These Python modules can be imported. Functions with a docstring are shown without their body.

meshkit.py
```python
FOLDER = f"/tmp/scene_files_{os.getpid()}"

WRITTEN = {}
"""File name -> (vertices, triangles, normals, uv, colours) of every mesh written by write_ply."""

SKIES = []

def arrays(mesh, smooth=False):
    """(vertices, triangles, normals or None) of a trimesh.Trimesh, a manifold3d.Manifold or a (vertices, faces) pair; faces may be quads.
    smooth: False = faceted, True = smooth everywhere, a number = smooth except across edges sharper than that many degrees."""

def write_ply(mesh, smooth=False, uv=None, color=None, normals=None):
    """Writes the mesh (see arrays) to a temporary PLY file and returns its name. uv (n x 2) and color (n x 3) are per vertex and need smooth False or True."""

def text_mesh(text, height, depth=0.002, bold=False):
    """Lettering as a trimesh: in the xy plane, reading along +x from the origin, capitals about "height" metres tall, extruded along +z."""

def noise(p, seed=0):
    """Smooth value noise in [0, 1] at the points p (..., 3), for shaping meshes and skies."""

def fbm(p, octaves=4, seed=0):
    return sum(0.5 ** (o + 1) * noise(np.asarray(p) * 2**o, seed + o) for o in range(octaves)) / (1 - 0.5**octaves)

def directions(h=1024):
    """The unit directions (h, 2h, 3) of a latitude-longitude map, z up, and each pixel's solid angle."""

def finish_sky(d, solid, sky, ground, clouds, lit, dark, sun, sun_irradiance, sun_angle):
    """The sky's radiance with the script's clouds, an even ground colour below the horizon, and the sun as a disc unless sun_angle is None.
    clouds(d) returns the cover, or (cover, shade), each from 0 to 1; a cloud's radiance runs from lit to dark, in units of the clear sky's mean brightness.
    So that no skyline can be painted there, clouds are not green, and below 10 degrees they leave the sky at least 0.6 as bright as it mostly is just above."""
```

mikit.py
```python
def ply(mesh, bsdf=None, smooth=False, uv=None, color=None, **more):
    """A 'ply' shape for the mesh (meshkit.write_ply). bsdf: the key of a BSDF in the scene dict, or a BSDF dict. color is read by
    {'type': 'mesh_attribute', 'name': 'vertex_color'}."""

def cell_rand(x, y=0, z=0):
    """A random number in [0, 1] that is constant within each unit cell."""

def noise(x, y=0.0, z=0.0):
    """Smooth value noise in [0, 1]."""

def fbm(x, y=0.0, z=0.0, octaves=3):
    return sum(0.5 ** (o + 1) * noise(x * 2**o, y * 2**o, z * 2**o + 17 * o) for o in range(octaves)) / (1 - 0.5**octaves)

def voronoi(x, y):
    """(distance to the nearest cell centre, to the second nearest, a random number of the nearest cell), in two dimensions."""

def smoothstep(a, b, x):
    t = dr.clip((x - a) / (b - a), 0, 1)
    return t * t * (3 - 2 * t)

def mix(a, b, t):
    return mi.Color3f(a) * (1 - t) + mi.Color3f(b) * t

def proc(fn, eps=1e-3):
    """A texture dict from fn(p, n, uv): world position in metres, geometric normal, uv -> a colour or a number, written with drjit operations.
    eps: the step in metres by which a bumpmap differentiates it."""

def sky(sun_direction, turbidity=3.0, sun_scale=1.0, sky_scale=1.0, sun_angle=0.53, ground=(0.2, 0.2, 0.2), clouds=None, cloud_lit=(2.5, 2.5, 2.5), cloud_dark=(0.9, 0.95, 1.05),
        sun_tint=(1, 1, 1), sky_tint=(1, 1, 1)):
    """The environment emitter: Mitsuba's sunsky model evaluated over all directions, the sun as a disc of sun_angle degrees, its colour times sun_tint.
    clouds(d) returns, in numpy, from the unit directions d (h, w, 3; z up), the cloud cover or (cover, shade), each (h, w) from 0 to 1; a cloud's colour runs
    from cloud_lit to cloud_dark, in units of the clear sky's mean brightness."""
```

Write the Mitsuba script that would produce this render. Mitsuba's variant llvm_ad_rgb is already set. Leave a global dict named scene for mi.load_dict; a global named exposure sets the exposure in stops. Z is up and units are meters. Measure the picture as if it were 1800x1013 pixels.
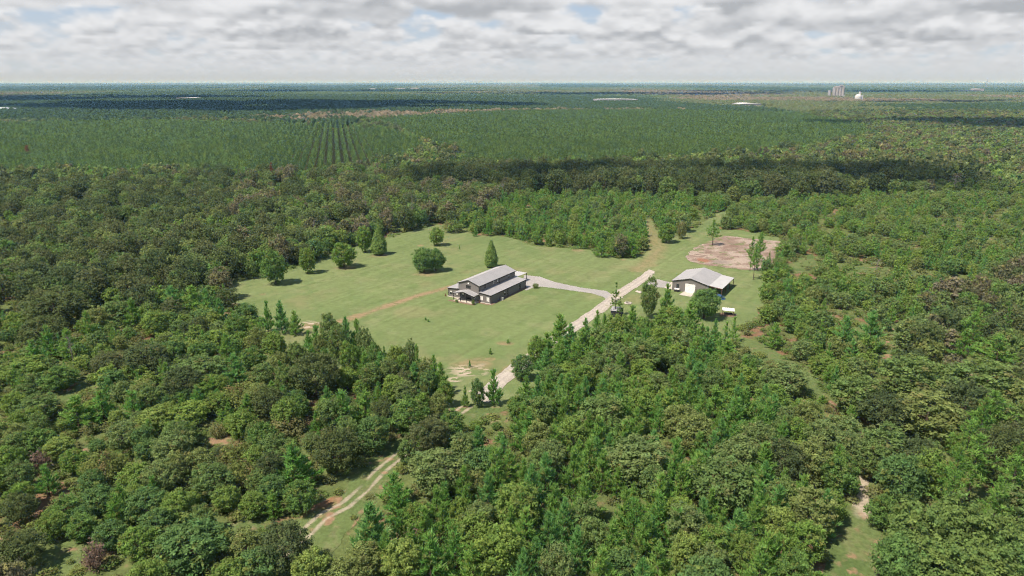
import math, random
import numpy as np
import trimesh, shapely
import shapely.affinity
import drjit as dr
import mitsuba as mi
import mikit, meshkit
from mikit import noise, fbm, smoothstep, mix

T = mi.ScalarTransform4f
scene, labels = {}, {}

# ------------------------------------------------------------------ camera, sky, exposure, air
CAM_H, PITCH = 70.0, math.radians(16.6)
scene['camera'] = dict(
    type='perspective', fov=73.0, fov_axis='x', near_clip=1.0, far_clip=90000.0,
    to_world=T().look_at(origin=[0, 0, CAM_H], target=[0, 100 * math.cos(PITCH), CAM_H - 100 * math.sin(PITCH)], up=[0, 0, 1]),
    medium={'type': 'ref', 'id': 'haze_air'})
exposure = 1.9
SUN = np.array([-0.435, -0.30, 0.848])


def cloud_cover(d):
    """a deck of broken cumulus: rows of clouds one behind the other, flat grey bases and brighter tops, drawn from far to near"""
    z = np.maximum(d[..., 2], 0.0)
    az = np.arctan2(d[..., 0], d[..., 1])
    cover, shade = np.clip(0.75 - z * 4.0, 0, 1), np.full(z.shape, .42)
    zi, i = 0.010, 0
    while zi < 0.62:
        rows = np.nonzero((z[:, 0] > zi * .55) & (z[:, 0] < zi * 2.3))[0]
        if len(rows):
            zr, ar = z[rows], az[rows]
            u, v = ar / (zi * .92) + 31.7 * i, (zr - zi) / (zi * .55)
            q = np.stack([u, v * 1.25, np.full(u.shape, i * 5.3)], -1)
            n = meshkit.fbm(q * 1.15, 5, 40 + i)
            big = meshkit.noise(np.stack([u * .33, 0 * u, np.full(u.shape, i * 2.1)], -1), 9)
            base = np.clip(-v, 0, None)
            body = n + .42 * (big - .5) - .20 * np.clip(v - .2, 0, None) ** 1.6 - 1.4 * base ** 1.3
            c = np.clip((body - .338) / .11, 0, 1)
            lit = meshkit.fbm(np.stack([u, (v + .30) * 1.25, np.full(u.shape, i * 5.3)], -1) * 1.15, 5, 40 + i)
            s = np.clip(.58 - .50 * v + 3.8 * (lit - n) + 1.3 * (body - .55), 0, 1)
            far = np.clip(zi / .05, .25, 1)
            c = c * (.30 + .70 * np.clip(zi / .045, 0, 1))
            s = .5 * (1 - far) * .7 + s * far
            cover[rows], shade[rows] = cover[rows] * (1 - c) + c, shade[rows] * (1 - c) + s * c
        zi *= 1.24
        i += 1
    k = 1.0 / (z + .1)
    p = np.stack([d[..., 0] * k, d[..., 1] * k, 0 * k], -1)
    n = meshkit.fbm(p * 1.1, 4, 3)
    t = np.clip((z - .35) / .2, 0, 1)
    return cover * (1 - t) + t * np.clip((n - .44) / .1, 0, 1), shade * (1 - t) + t * np.clip((n - .45) * 3.5, 0, 1)


scene['sky'] = mikit.sky(SUN.tolist(), turbidity=3.5, sun_scale=1.3, sky_scale=1.0, sun_tint=(0.96, 1.0, 1.09), sun_angle=2.0, ground=(0.08, 0.10, 0.06),
                         clouds=cloud_cover, cloud_lit=(2.35, 2.37, 2.41), cloud_dark=(1.30, 1.35, 1.42))
# a thin summer haze round the whole place
scene['haze_air'] = dict(type='homogeneous', albedo={'type': 'rgb', 'value': [0.95, 0.95, 0.95]},
                         sigma_t={'type': 'rgb', 'value': [1.6e-5, 3.4e-5, 6.6e-5]})
scene['haze'] = dict(type='cube', bsdf={'type': 'null'}, interior={'type': 'ref', 'id': 'haze_air'},
                     to_world=T().translate([0, 14000, 49.5]).scale([46000, 46000, 50.5]))
labels['haze'] = dict(label='thin bluish haze lying over the far woods', category='haze', kind='stuff')


# ------------------------------------------------------------------ helpers
def tag(key, label=None, category=None, group=None, kind=None):
    e = {}
    if label: e['label'] = label
    if category: e['category'] = category
    if group: e['group'] = group
    if kind: e['kind'] = kind
    labels[key] = e
    return key


def numbered(name):
    if name not in scene and name not in labels and not any(k.startswith(name + '__') for k in (name,)) and name not in used:
        used.add(name)
        return name
    i = 1
    while f'{name}_{i:03d}' in used or f'{name}_{i:03d}' in scene:
        i += 1
    used.add(f'{name}_{i:03d}')
    return f'{name}_{i:03d}'


used = set()


def thing(name, label, category, group=None):
    key = numbered(name)
    return tag(key, label, category, group)


def part(parent, name, mesh, bsdf, label=None, smooth=False):
    key = numbered(f'{parent}__{name}')
    scene[key] = mikit.ply(mesh, bsdf, smooth=smooth)
    if label: labels[key] = {'label': label}
    return key


def single(name, mesh, bsdf, label, category, group=None, kind=None, smooth=False):
    key = numbered(name)
    scene[key] = mikit.ply(mesh, bsdf, smooth=smooth)
    return tag(key, label, category, group, kind)


def rgb(*c):
    return {'type': 'rgb', 'value': list(c)}


def matte(key, *c):
    scene[key] = {'type': 'twosided', 'bsdf': {'type': 'diffuse', 'reflectance': rgb(*c)}}
    return key


def proc_matte(key, fn):
    scene[key] = {'type': 'twosided', 'bsdf': {'type': 'diffuse', 'reflectance': mikit.proc(fn)}}
    return key


def gloss(key, c, rough=0.5, metallic=0.0, spec=0.5):
    scene[key] = {'type': 'twosided', 'bsdf': {'type': 'principled', 'base_color': rgb(*c) if isinstance(c, tuple) else c, 'roughness': rough, 'metallic': metallic, 'specular': spec}}
    return key


class Frame:
    """a building's own axes: u along its front, v to its back, z up"""
    def __init__(self, x, y, deg):
        self.o, a = np.array([x, y]), math.radians(deg)
        self.m = np.array([[math.cos(a), -math.sin(a)], [math.sin(a), math.cos(a)]])
        self.deg = deg

    def at(self, u, v):
        return self.o + self.m @ np.array([u, v])

    def put(self, mesh):
        v = np.array(mesh.vertices)
        v[:, :2] = v[:, :2] @ self.m.T + self.o
        return trimesh.Trimesh(v, mesh.faces, process=False)


def box(u0, u1, v0, v1, z0, z1):
    m = trimesh.creation.box([u1 - u0, v1 - v0, z1 - z0])
    m.apply_translation([(u0 + u1) / 2, (v0 + v1) / 2, (z0 + z1) / 2])
    return m


def prism(profile, v0, v1):
    """profile of (u, z) points extruded from v0 to v1"""
    m = trimesh.creation.extrude_polygon(shapely.Polygon(profile), v1 - v0, engine='earcut')
    p = np.array(m.vertices)
    q = np.stack([p[:, 0], v1 - p[:, 2], p[:, 1]], 1)
    return trimesh.Trimesh(q, m.faces, process=False)


def join(*ms):
    return trimesh.util.concatenate(list(ms))


def tube(p, r, sides=6):
    """polyline p (n,3) with radii r as a tapered tube"""
    p = np.asarray(p, float)
    r = np.broadcast_to(r, (len(p),))
    t = np.gradient(p, axis=0)
    t /= np.linalg.norm(t, axis=1, keepdims=True) + 1e-9
    a = np.cross(t, np.where(np.abs(t[:, 2:]) < 0.9, [0, 0, 1.0], [1.0, 0, 0]))
    a /= np.linalg.norm(a, axis=1, keepdims=True) + 1e-9
    b = np.cross(t, a)
    ang = np.arange(sides) * 2 * np.pi / sides
    v = p[:, None] + r[:, None, None] * (np.cos(ang)[None, :, None] * a[:, None] + np.sin(ang)[None, :, None] * b[:, None])
    i, j = np.meshgrid(np.arange(len(p) - 1), np.arange(sides), indexing='ij')
    q = np.stack([i * sides + j, i * sides + (j + 1) % sides, (i + 1) * sides + (j + 1) % sides, (i + 1) * sides + j], -1).reshape(-1, 4)
    return v.reshape(-1, 3), np.vstack([q[:, [0, 1, 2]], q[:, [0, 2, 3]]])


def rough_edge(poly, amp, seed, step=1.2, scale=4.0):
    """a plan polygon with an uneven natural outline"""
    g = shapely.Polygon(poly).buffer(0)
    r = min(2.0, .15 * g.area / g.length)
    g = g.buffer(r).buffer(-2 * r).buffer(r).segmentize(step)
    if g.geom_type != 'Polygon':
        g = max(g.geoms, key=lambda q: q.area)
    p = np.array(g.exterior.coords)[:-1]
    t = np.roll(p, -1, 0) - np.roll(p, 1, 0)
    n = np.stack([t[:, 1], -t[:, 0]], 1) / (np.linalg.norm(t, axis=1, keepdims=True) + 1e-9)
    q = np.concatenate([p / scale, np.zeros((len(p), 1))], 1)
    p = p + n * ((meshkit.fbm(q, 3, seed) - 0.5) * 2 * amp)[:, None]
    return shapely.Polygon(p).buffer(0)


def sheet(poly, z):
    parts = getattr(poly, 'geoms', [poly])
    ms = []
    for g in parts:
        v, f = trimesh.creation.triangulate_polygon(g, engine='earcut')
        ms.append(trimesh.Trimesh(np.column_stack([v, np.full(len(v), z)]), f, process=False))
    m = join(*ms)
    n = np.cross(m.vertices[m.faces[:, 1]] - m.vertices[m.faces[:, 0]], m.vertices[m.faces[:, 2]] - m.vertices[m.faces[:, 0]])[:, 2]
    f = np.array(m.faces)
    f[n < 0] = f[n < 0][:, ::-1]
    return trimesh.Trimesh(m.vertices, f, process=False)


# ------------------------------------------------------------------ the plan
# Plan of the place in metres: x to the right, y away from the viewpoint.
# forest trees one can tell apart: x, y, height, crown width, species
FOREST_TREES = [
    (-36.5, 83.8, 6.0, 6.5, 'B'), (-45.1, 167.7, 10.0, 5.3, 'O'), (-34.3, 159.5, 8.5, 4.8, 'B'), (-31.4, 153.3, 8.0, 4.9, 'P'), (-28.9, 151.1, 8.0, 4.6, 'O'), (-26.3, 153.3, 8.0, 4.4, 'B'),
    (-20.5, 149.2, 8.5, 4.5, 'O'), (-19.2, 145.6, 7.5, 4.2, 'B'), (-22.6, 148.2, 7.5, 4.5, 'P'), (-35.2, 153.3, 8.0, 4.9, 'P'), (-40.2, 158.9, 9.0, 5.1, 'B'), (-51.0, 169.2, 9.0, 4.5, 'P'),
    (-44.9, 154.4, 9.0, 5.2, 'B'), (-14.9, 141.5, 6.5, 3.8, 'B'), (-15.9, 136.1, 6.0, 4.2, 'O'), (-15.1, 120.2, 8.5, 6.4, 'D'), (-17.4, 117.4, 8.0, 5.4, 'B'), (-12.3, 125.5, 7.0, 5.3, 'B'),
    (-19.4, 115.9, 6.0, 4.7, 'O'), (-24.2, 83.0, 5.0, 4.9, 'O'), (-40.0, 82.3, 5.5, 5.2, 'B'), (-88.3, 114.3, 5.0, 4.8, 'R'), (-62.3, 87.4, 5.5, 4.2, 'R'), (-71.4, 99.5, 4.0, 2.6, 'R'),
    (-73.4, 98.8, 5.0, 5.2, 'B'), (-69.6, 101.7, 5.0, 5.8, 'B'), (-60.6, 99.3, 6.0, 6.6, 'B'), (-54.9, 98.9, 6.0, 5.6, 'B'), (-56.9, 95.2, 5.0, 5.4, 'B'), (-62.5, 92.2, 5.0, 4.9, 'B'),
    (-57.0, 90.1, 5.0, 5.6, 'B'), (-47.9, 88.7, 7.0, 10.2, 'B'), (-40.2, 89.4, 5.5, 5.2, 'O'), (-73.4, 87.4, 6.0, 7.6, 'D'), (-73.1, 94.5, 5.0, 4.5, 'B'), (-80.4, 98.0, 6.0, 5.6, 'D'),
    (-64.0, 116.6, 7.0, 8.1, 'O'), (-56.9, 111.2, 6.5, 6.2, 'O'), (-51.9, 105.5, 7.0, 6.9, 'O'), (-51.7, 115.9, 5.0, 5.9, 'V'), (-48.0, 108.9, 5.0, 5.1, 'V'), (-74.4, 111.8, 5.0, 6.2, 'V'),
    (-67.2, 108.9, 5.0, 6.1, 'B'), (-81.4, 113.8, 5.0, 4.7, 'B'), (-86.7, 118.1, 5.0, 5.4, 'Y'), (-91.8, 119.6, 6.0, 6.6, 'B'), (-94.6, 117.4, 6.0, 5.9, 'O'), (-83.6, 102.5, 5.0, 4.8, 'B'),
    (-48.2, 101.7, 5.0, 4.8, 'B'), (-43.3, 100.0, 5.0, 4.3, 'B'), (-32.8, 114.0, 9.0, 8.9, 'D'), (-38.7, 108.4, 9.0, 7.0, 'P'), (-41.4, 104.4, 5.5, 4.9, 'B'), (-35.7, 101.8, 6.0, 5.7, 'B'),
    (-33.5, 86.6, 8.0, 7.9, 'D'), (-28.7, 83.5, 6.0, 5.7, 'Y'), (-13.1, 106.8, 9.0, 9.9, 'O'), (-20.1, 103.6, 6.0, 4.9, 'P'), (-21.3, 90.1, 9.0, 6.5, 'P'), (-21.7, 84.8, 6.0, 6.2, 'O'),
    (-18.5, 98.5, 7.0, 4.7, 'P'), (-13.4, 90.8, 8.0, 3.9, 'P'), (-15.4, 92.2, 5.0, 3.4, 'R'), (-11.7, 84.0, 8.0, 5.7, 'P'), (-8.5, 96.8, 6.0, 3.2, 'Y'), (-6.3, 114.0, 9.0, 5.3, 'P'),
    (-3.0, 106.8, 9.0, 4.5, 'P'), (-4.0, 100.3, 8.0, 4.2, 'P'), (-2.0, 85.2, 9.0, 7.0, 'Y'), (-5.6, 83.4, 7.0, 4.9, 'P'), (-5.4, 95.3, 6.0, 5.4, 'O'), (-8.9, 114.8, 8.0, 6.3, 'O'),
    (-17.1, 117.3, 9.0, 6.5, 'D'), (-44.5, 115.5, 7.0, 6.4, 'O'), (22.6, 109.5, 9.5, 11.2, 'O'), (35.4, 101.4, 10.0, 10.4, 'O'), (40.8, 111.3, 9.0, 8.2, 'O'), (5.8, 104.9, 9.0, 4.4, 'P'),
    (3.3, 101.3, 9.0, 4.3, 'P'), (10.8, 106.8, 9.0, 4.8, 'P'), (15.9, 107.6, 8.0, 4.2, 'P'), (29.3, 109.8, 9.0, 4.6, 'P'), (28.7, 103.0, 8.0, 4.3, 'P'), (23.2, 94.6, 8.0, 4.0, 'P'),
    (11.9, 97.9, 9.0, 4.6, 'P'), (6.8, 97.0, 8.0, 4.1, 'P'), (18.1, 96.2, 8.0, 3.6, 'P'), (2.1, 88.7, 9.0, 5.1, 'P'), (5.5, 89.4, 8.0, 4.3, 'P'), (15.0, 87.3, 8.0, 5.0, 'P'),
    (18.9, 93.1, 8.0, 3.1, 'P'), (20.6, 82.1, 8.0, 4.8, 'P'), (25.6, 86.0, 7.0, 5.0, 'Y'), (17.7, 79.1, 8.0, 3.9, 'P'), (1.5, 79.6, 9.0, 3.9, 'P'), (6.3, 82.1, 8.0, 4.8, 'O'),
    (11.6, 94.6, 7.0, 4.9, 'O'), (12.4, 89.4, 7.0, 5.2, 'O'), (34.2, 90.1, 8.0, 5.2, 'P'), (37.8, 93.1, 8.0, 4.4, 'P'), (28.2, 83.4, 7.0, 4.9, 'O'), (34.1, 86.7, 7.0, 4.6, 'B'),
    (34.7, 81.5, 8.0, 4.8, 'P'), (9.5, 86.0, 8.0, 4.2, 'P'), (12.5, 80.9, 8.0, 4.7, 'P'), (48.9, 109.8, 9.0, 8.1, 'D'), (53.5, 109.8, 9.0, 7.1, 'O'), (57.2, 106.7, 8.0, 6.0, 'B'),
    (47.9, 99.5, 8.0, 4.7, 'P'), (41.4, 93.0, 7.0, 5.3, 'Y'), (43.5, 88.0, 8.0, 6.4, 'B'), (45.3, 101.1, 7.0, 5.7, 'O'), (52.4, 98.2, 6.5, 4.3, 'B'), (39.8, 82.2, 7.0, 4.8, 'B'),
    (67.0, 104.9, 9.0, 7.8, 'B'), (72.9, 106.8, 9.0, 7.0, 'B'), (60.5, 97.3, 6.0, 5.1, 'B'), (60.7, 87.8, 11.0, 10.1, 'G'), (66.0, 87.3, 12.0, 10.9, 'G'), (70.8, 85.7, 11.0, 9.1, 'G'),
    (55.3, 83.3, 9.0, 7.3, 'G'), (60.0, 82.0, 9.0, 9.6, 'G'), (65.5, 80.8, 9.0, 9.5, 'G'), (71.2, 83.3, 9.0, 7.3, 'G'), (79.0, 104.5, 13.0, 7.8, 'Q'), (74.0, 101.6, 12.0, 5.7, 'Q'),
    (81.5, 98.9, 12.0, 6.5, 'Q'), (74.8, 93.0, 12.0, 5.3, 'Q'), (70.5, 97.1, 11.0, 5.0, 'Q'), (65.6, 111.6, 8.0, 6.2, 'O'), (63.0, 114.8, 8.0, 6.3, 'O'), (-133.9, 192.5, 12.0, 18.3, 'D'),
    (-126.4, 175.4, 10.0, 12.3, 'D'), (-117.6, 180.8, 9.0, 3.9, 'P'), (-121.1, 169.2, 9.0, 5.2, 'P'), (-114.6, 167.1, 9.0, 5.1, 'P'), (-111.3, 162.9, 9.0, 3.7, 'X'), (-119.9, 161.5, 8.0, 5.7, 'P'),
    (-120.1, 188.8, 8.0, 8.2, 'O'), (-117.3, 194.2, 8.0, 10.1, 'O'), (-111.1, 192.1, 9.0, 5.0, 'P'), (-101.6, 186.2, 8.0, 8.1, 'B'), (-105.8, 205.5, 9.0, 8.0, 'P'), (-99.6, 205.5, 9.0, 8.5, 'P'),
    (-95.5, 205.8, 8.0, 5.3, 'P'), (-87.3, 195.9, 8.0, 4.1, 'P'), (-79.6, 196.2, 7.0, 6.8, 'B'), (-92.0, 160.9, 7.5, 12.1, 'D'), (-99.2, 157.2, 7.0, 7.7, 'D'), (-75.1, 152.9, 7.0, 12.9, 'O'),
    (-73.3, 165.6, 8.0, 5.2, 'P'), (-65.9, 152.2, 8.0, 6.1, 'P'), (-60.1, 141.2, 5.0, 8.9, 'V'), (-68.1, 136.8, 7.0, 4.9, 'P'), (-64.6, 138.2, 5.0, 6.2, 'B'), (-74.2, 130.0, 5.0, 7.1, 'Y'),
    (-68.3, 132.7, 5.0, 8.4, 'Y'), (-107.6, 136.1, 6.0, 4.9, 'Y'), (-101.8, 134.7, 6.0, 8.5, 'O'), (-91.0, 131.2, 7.0, 7.1, 'P'), (-87.3, 134.0, 7.0, 6.1, 'P'), (-80.7, 134.0, 7.0, 4.8, 'P'),
    (-118.2, 155.3, 6.0, 11.0, 'B'), (-106.6, 150.1, 6.0, 8.0, 'B'), (82.0, 189.2, 7.0, 7.4, 'B'), (71.8, 177.0, 7.0, 4.6, 'P'), (90.3, 176.0, 9.0, 6.2, 'P'), (96.3, 174.8, 11.0, 6.9, 'P'),
    (108.4, 173.1, 10.0, 13.6, 'O'), (121.5, 171.9, 12.0, 8.3, 'Q'), (113.0, 161.6, 11.0, 7.1, 'Q'), (116.7, 154.9, 12.0, 9.6, 'Q'), (90.2, 145.6, 10.0, 13.0, 'O'), (84.9, 127.6, 10.0, 13.9, 'O'),
    (104.8, 142.3, 10.0, 15.3, 'O'), (94.2, 123.4, 12.0, 9.0, 'Q'), (83.7, 113.5, 11.0, 6.3, 'Q'), (74.5, 136.8, 9.0, 11.1, 'O'), (77.6, 159.6, 5.0, 7.1, 'B'), (62.6, 147.0, 8.0, 11.8, 'O'),
    (56.4, 136.8, 7.0, 8.6, 'B'), (61.5, 131.2, 7.0, 7.1, 'B'), (76.9, 129.7, 9.0, 9.4, 'D'), (64.0, 121.6, 8.0, 7.8, 'O'), (69.3, 115.1, 9.0, 9.5, 'O'), (73.2, 110.8, 9.0, 8.2, 'D'),
    (6.5, 164.8, 8.0, 5.5, 'B'), (13.1, 177.9, 9.0, 6.2, 'P'), (9.0, 166.4, 8.0, 5.3, 'P'), (15.6, 173.3, 8.0, 5.5, 'P'), (20.1, 177.9, 8.0, 4.0, 'P'), (23.6, 181.2, 9.0, 3.5, 'P'),
    (25.7, 181.3, 8.0, 3.2, 'P'), (29.2, 179.8, 9.0, 7.8, 'B'), (34.1, 185.8, 9.0, 4.8, 'P'), (45.0, 185.8, 9.5, 9.7, 'B'), (51.3, 188.4, 9.0, 6.9, 'P'), (56.3, 180.3, 7.0, 2.8, 'P'),
    (50.6, 173.3, 8.0, 4.9, 'P'), (46.6, 163.5, 8.0, 5.2, 'P'), (33.0, 160.1, 9.0, 9.9, 'O'), (42.0, 164.7, 6.0, 6.1, 'Y'), (32.5, 146.1, 7.0, 7.2, 'B'), (23.9, 149.4, 7.0, 6.7, 'O'),
    (12.1, 161.5, 8.0, 5.4, 'P'), (8.2, 155.8, 8.0, 5.2, 'P'), (15.4, 159.6, 8.0, 5.1, 'P'), (9.4, 151.1, 6.0, 5.4, 'O'), (12.5, 140.6, 8.0, 5.0, 'P'), (19.9, 155.7, 7.0, 6.2, 'O'),
    (19.7, 137.6, 8.0, 5.4, 'P'), (23.4, 142.2, 8.0, 5.7, 'P'), (31.5, 147.1, 4.0, 9.2, 'V'), (43.0, 147.0, 8.0, 7.2, 'P'), (54.8, 164.1, 7.0, 5.8, 'P'), (58.7, 158.2, 6.0, 5.6, 'B'),
    (53.8, 147.7, 7.0, 6.6, 'Y'), (18.3, 127.1, 9.0, 10.4, 'O'), (3.3, 121.6, 9.0, 5.5, 'P'), (1.8, 133.4, 7.0, 5.5, 'B'), (9.6, 134.0, 7.0, 6.1, 'B'), (34.2, 126.0, 8.0, 8.0, 'O'),
    (43.3, 134.1, 8.0, 7.0, 'P'), (45.8, 128.6, 8.0, 5.3, 'P'), (47.1, 118.8, 8.0, 6.5, 'O'), (21.6, 118.8, 8.0, 4.9, 'P'), (26.3, 114.8, 8.0, 4.8, 'P'), (18.5, 169.8, 8.0, 5.1, 'P'),
    (29.7, 165.6, 8.0, 5.0, 'P'), (37.9, 181.7, 7.0, 5.4, 'B'), (39.7, 174.8, 7.0, 5.5, 'Y'), (-71.0, 190.0, 9.0, 3.3, 'P'), (-66.5, 188.4, 9.5, 4.3, 'P'), (-62.3, 187.2, 7.0, 3.6, 'P'),
    (-54.6, 174.0, 6.0, 3.1, 'P'), (-49.1, 175.3, 11.0, 5.8, 'O'), (-44.0, 172.6, 10.0, 5.1, 'P'), (-41.6, 174.6, 9.0, 3.4, 'P'), (-38.7, 169.2, 9.0, 4.2, 'O'), (-28.9, 159.6, 8.0, 4.0, 'Y'),
    (-25.5, 160.5, 9.0, 3.7, 'O'), (-23.4, 158.4, 8.0, 2.2, 'P'), (-18.1, 148.7, 9.0, 3.7, 'P'), (-16.4, 147.0, 8.0, 3.9, 'P'), (-33.3, 167.9, 4.0, 1.2, 'P'), (-25.1, 148.4, 6.0, 4.5, 'D'),
    (-19.6, 144.5, 6.0, 2.3, 'O'), (-38.4, 162.8, 6.0, 5.2, 'B'), (-45.0, 146.5, 11.0, 11.7, 'D'), (-21.5, 129.2, 8.0, 8.2, 'B'), (-51.3, 144.7, 9.0, 5.2, 'O'), (-53.9, 161.5, 8.0, 5.1, 'O'),
    (-62.6, 170.4, 7.0, 6.0, 'B'), (-33.1, 149.4, 7.0, 5.3, 'O'), (-35.0, 129.7, 9.0, 5.9, 'P'), (-30.8, 131.9, 8.0, 6.0, 'P'), (-26.8, 129.2, 8.0, 5.2, 'D'), (-37.2, 129.2, 8.0, 5.9, 'O'),
    (-27.0, 121.6, 8.0, 6.7, 'B'), (-26.8, 142.9, 7.0, 5.1, 'Y'), (-19.6, 136.1, 6.0, 4.4, 'B'), (-51.9, 134.7, 8.0, 7.3, 'D'), (-46.5, 129.2, 8.0, 5.9, 'B'), (-59.2, 151.8, 6.0, 6.1, 'O'),
    (-46.0, 128.2, 4.0, 7.0, 'V'), (-65.9, 162.8, 6.0, 6.3, 'B'), (-78.4, 184.2, 7.0, 6.4, 'B'), (-50.1, 168.3, 7.0, 3.8, 'O'), (-68.6, 174.8, 7.0, 5.2, 'O'),
]
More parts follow.
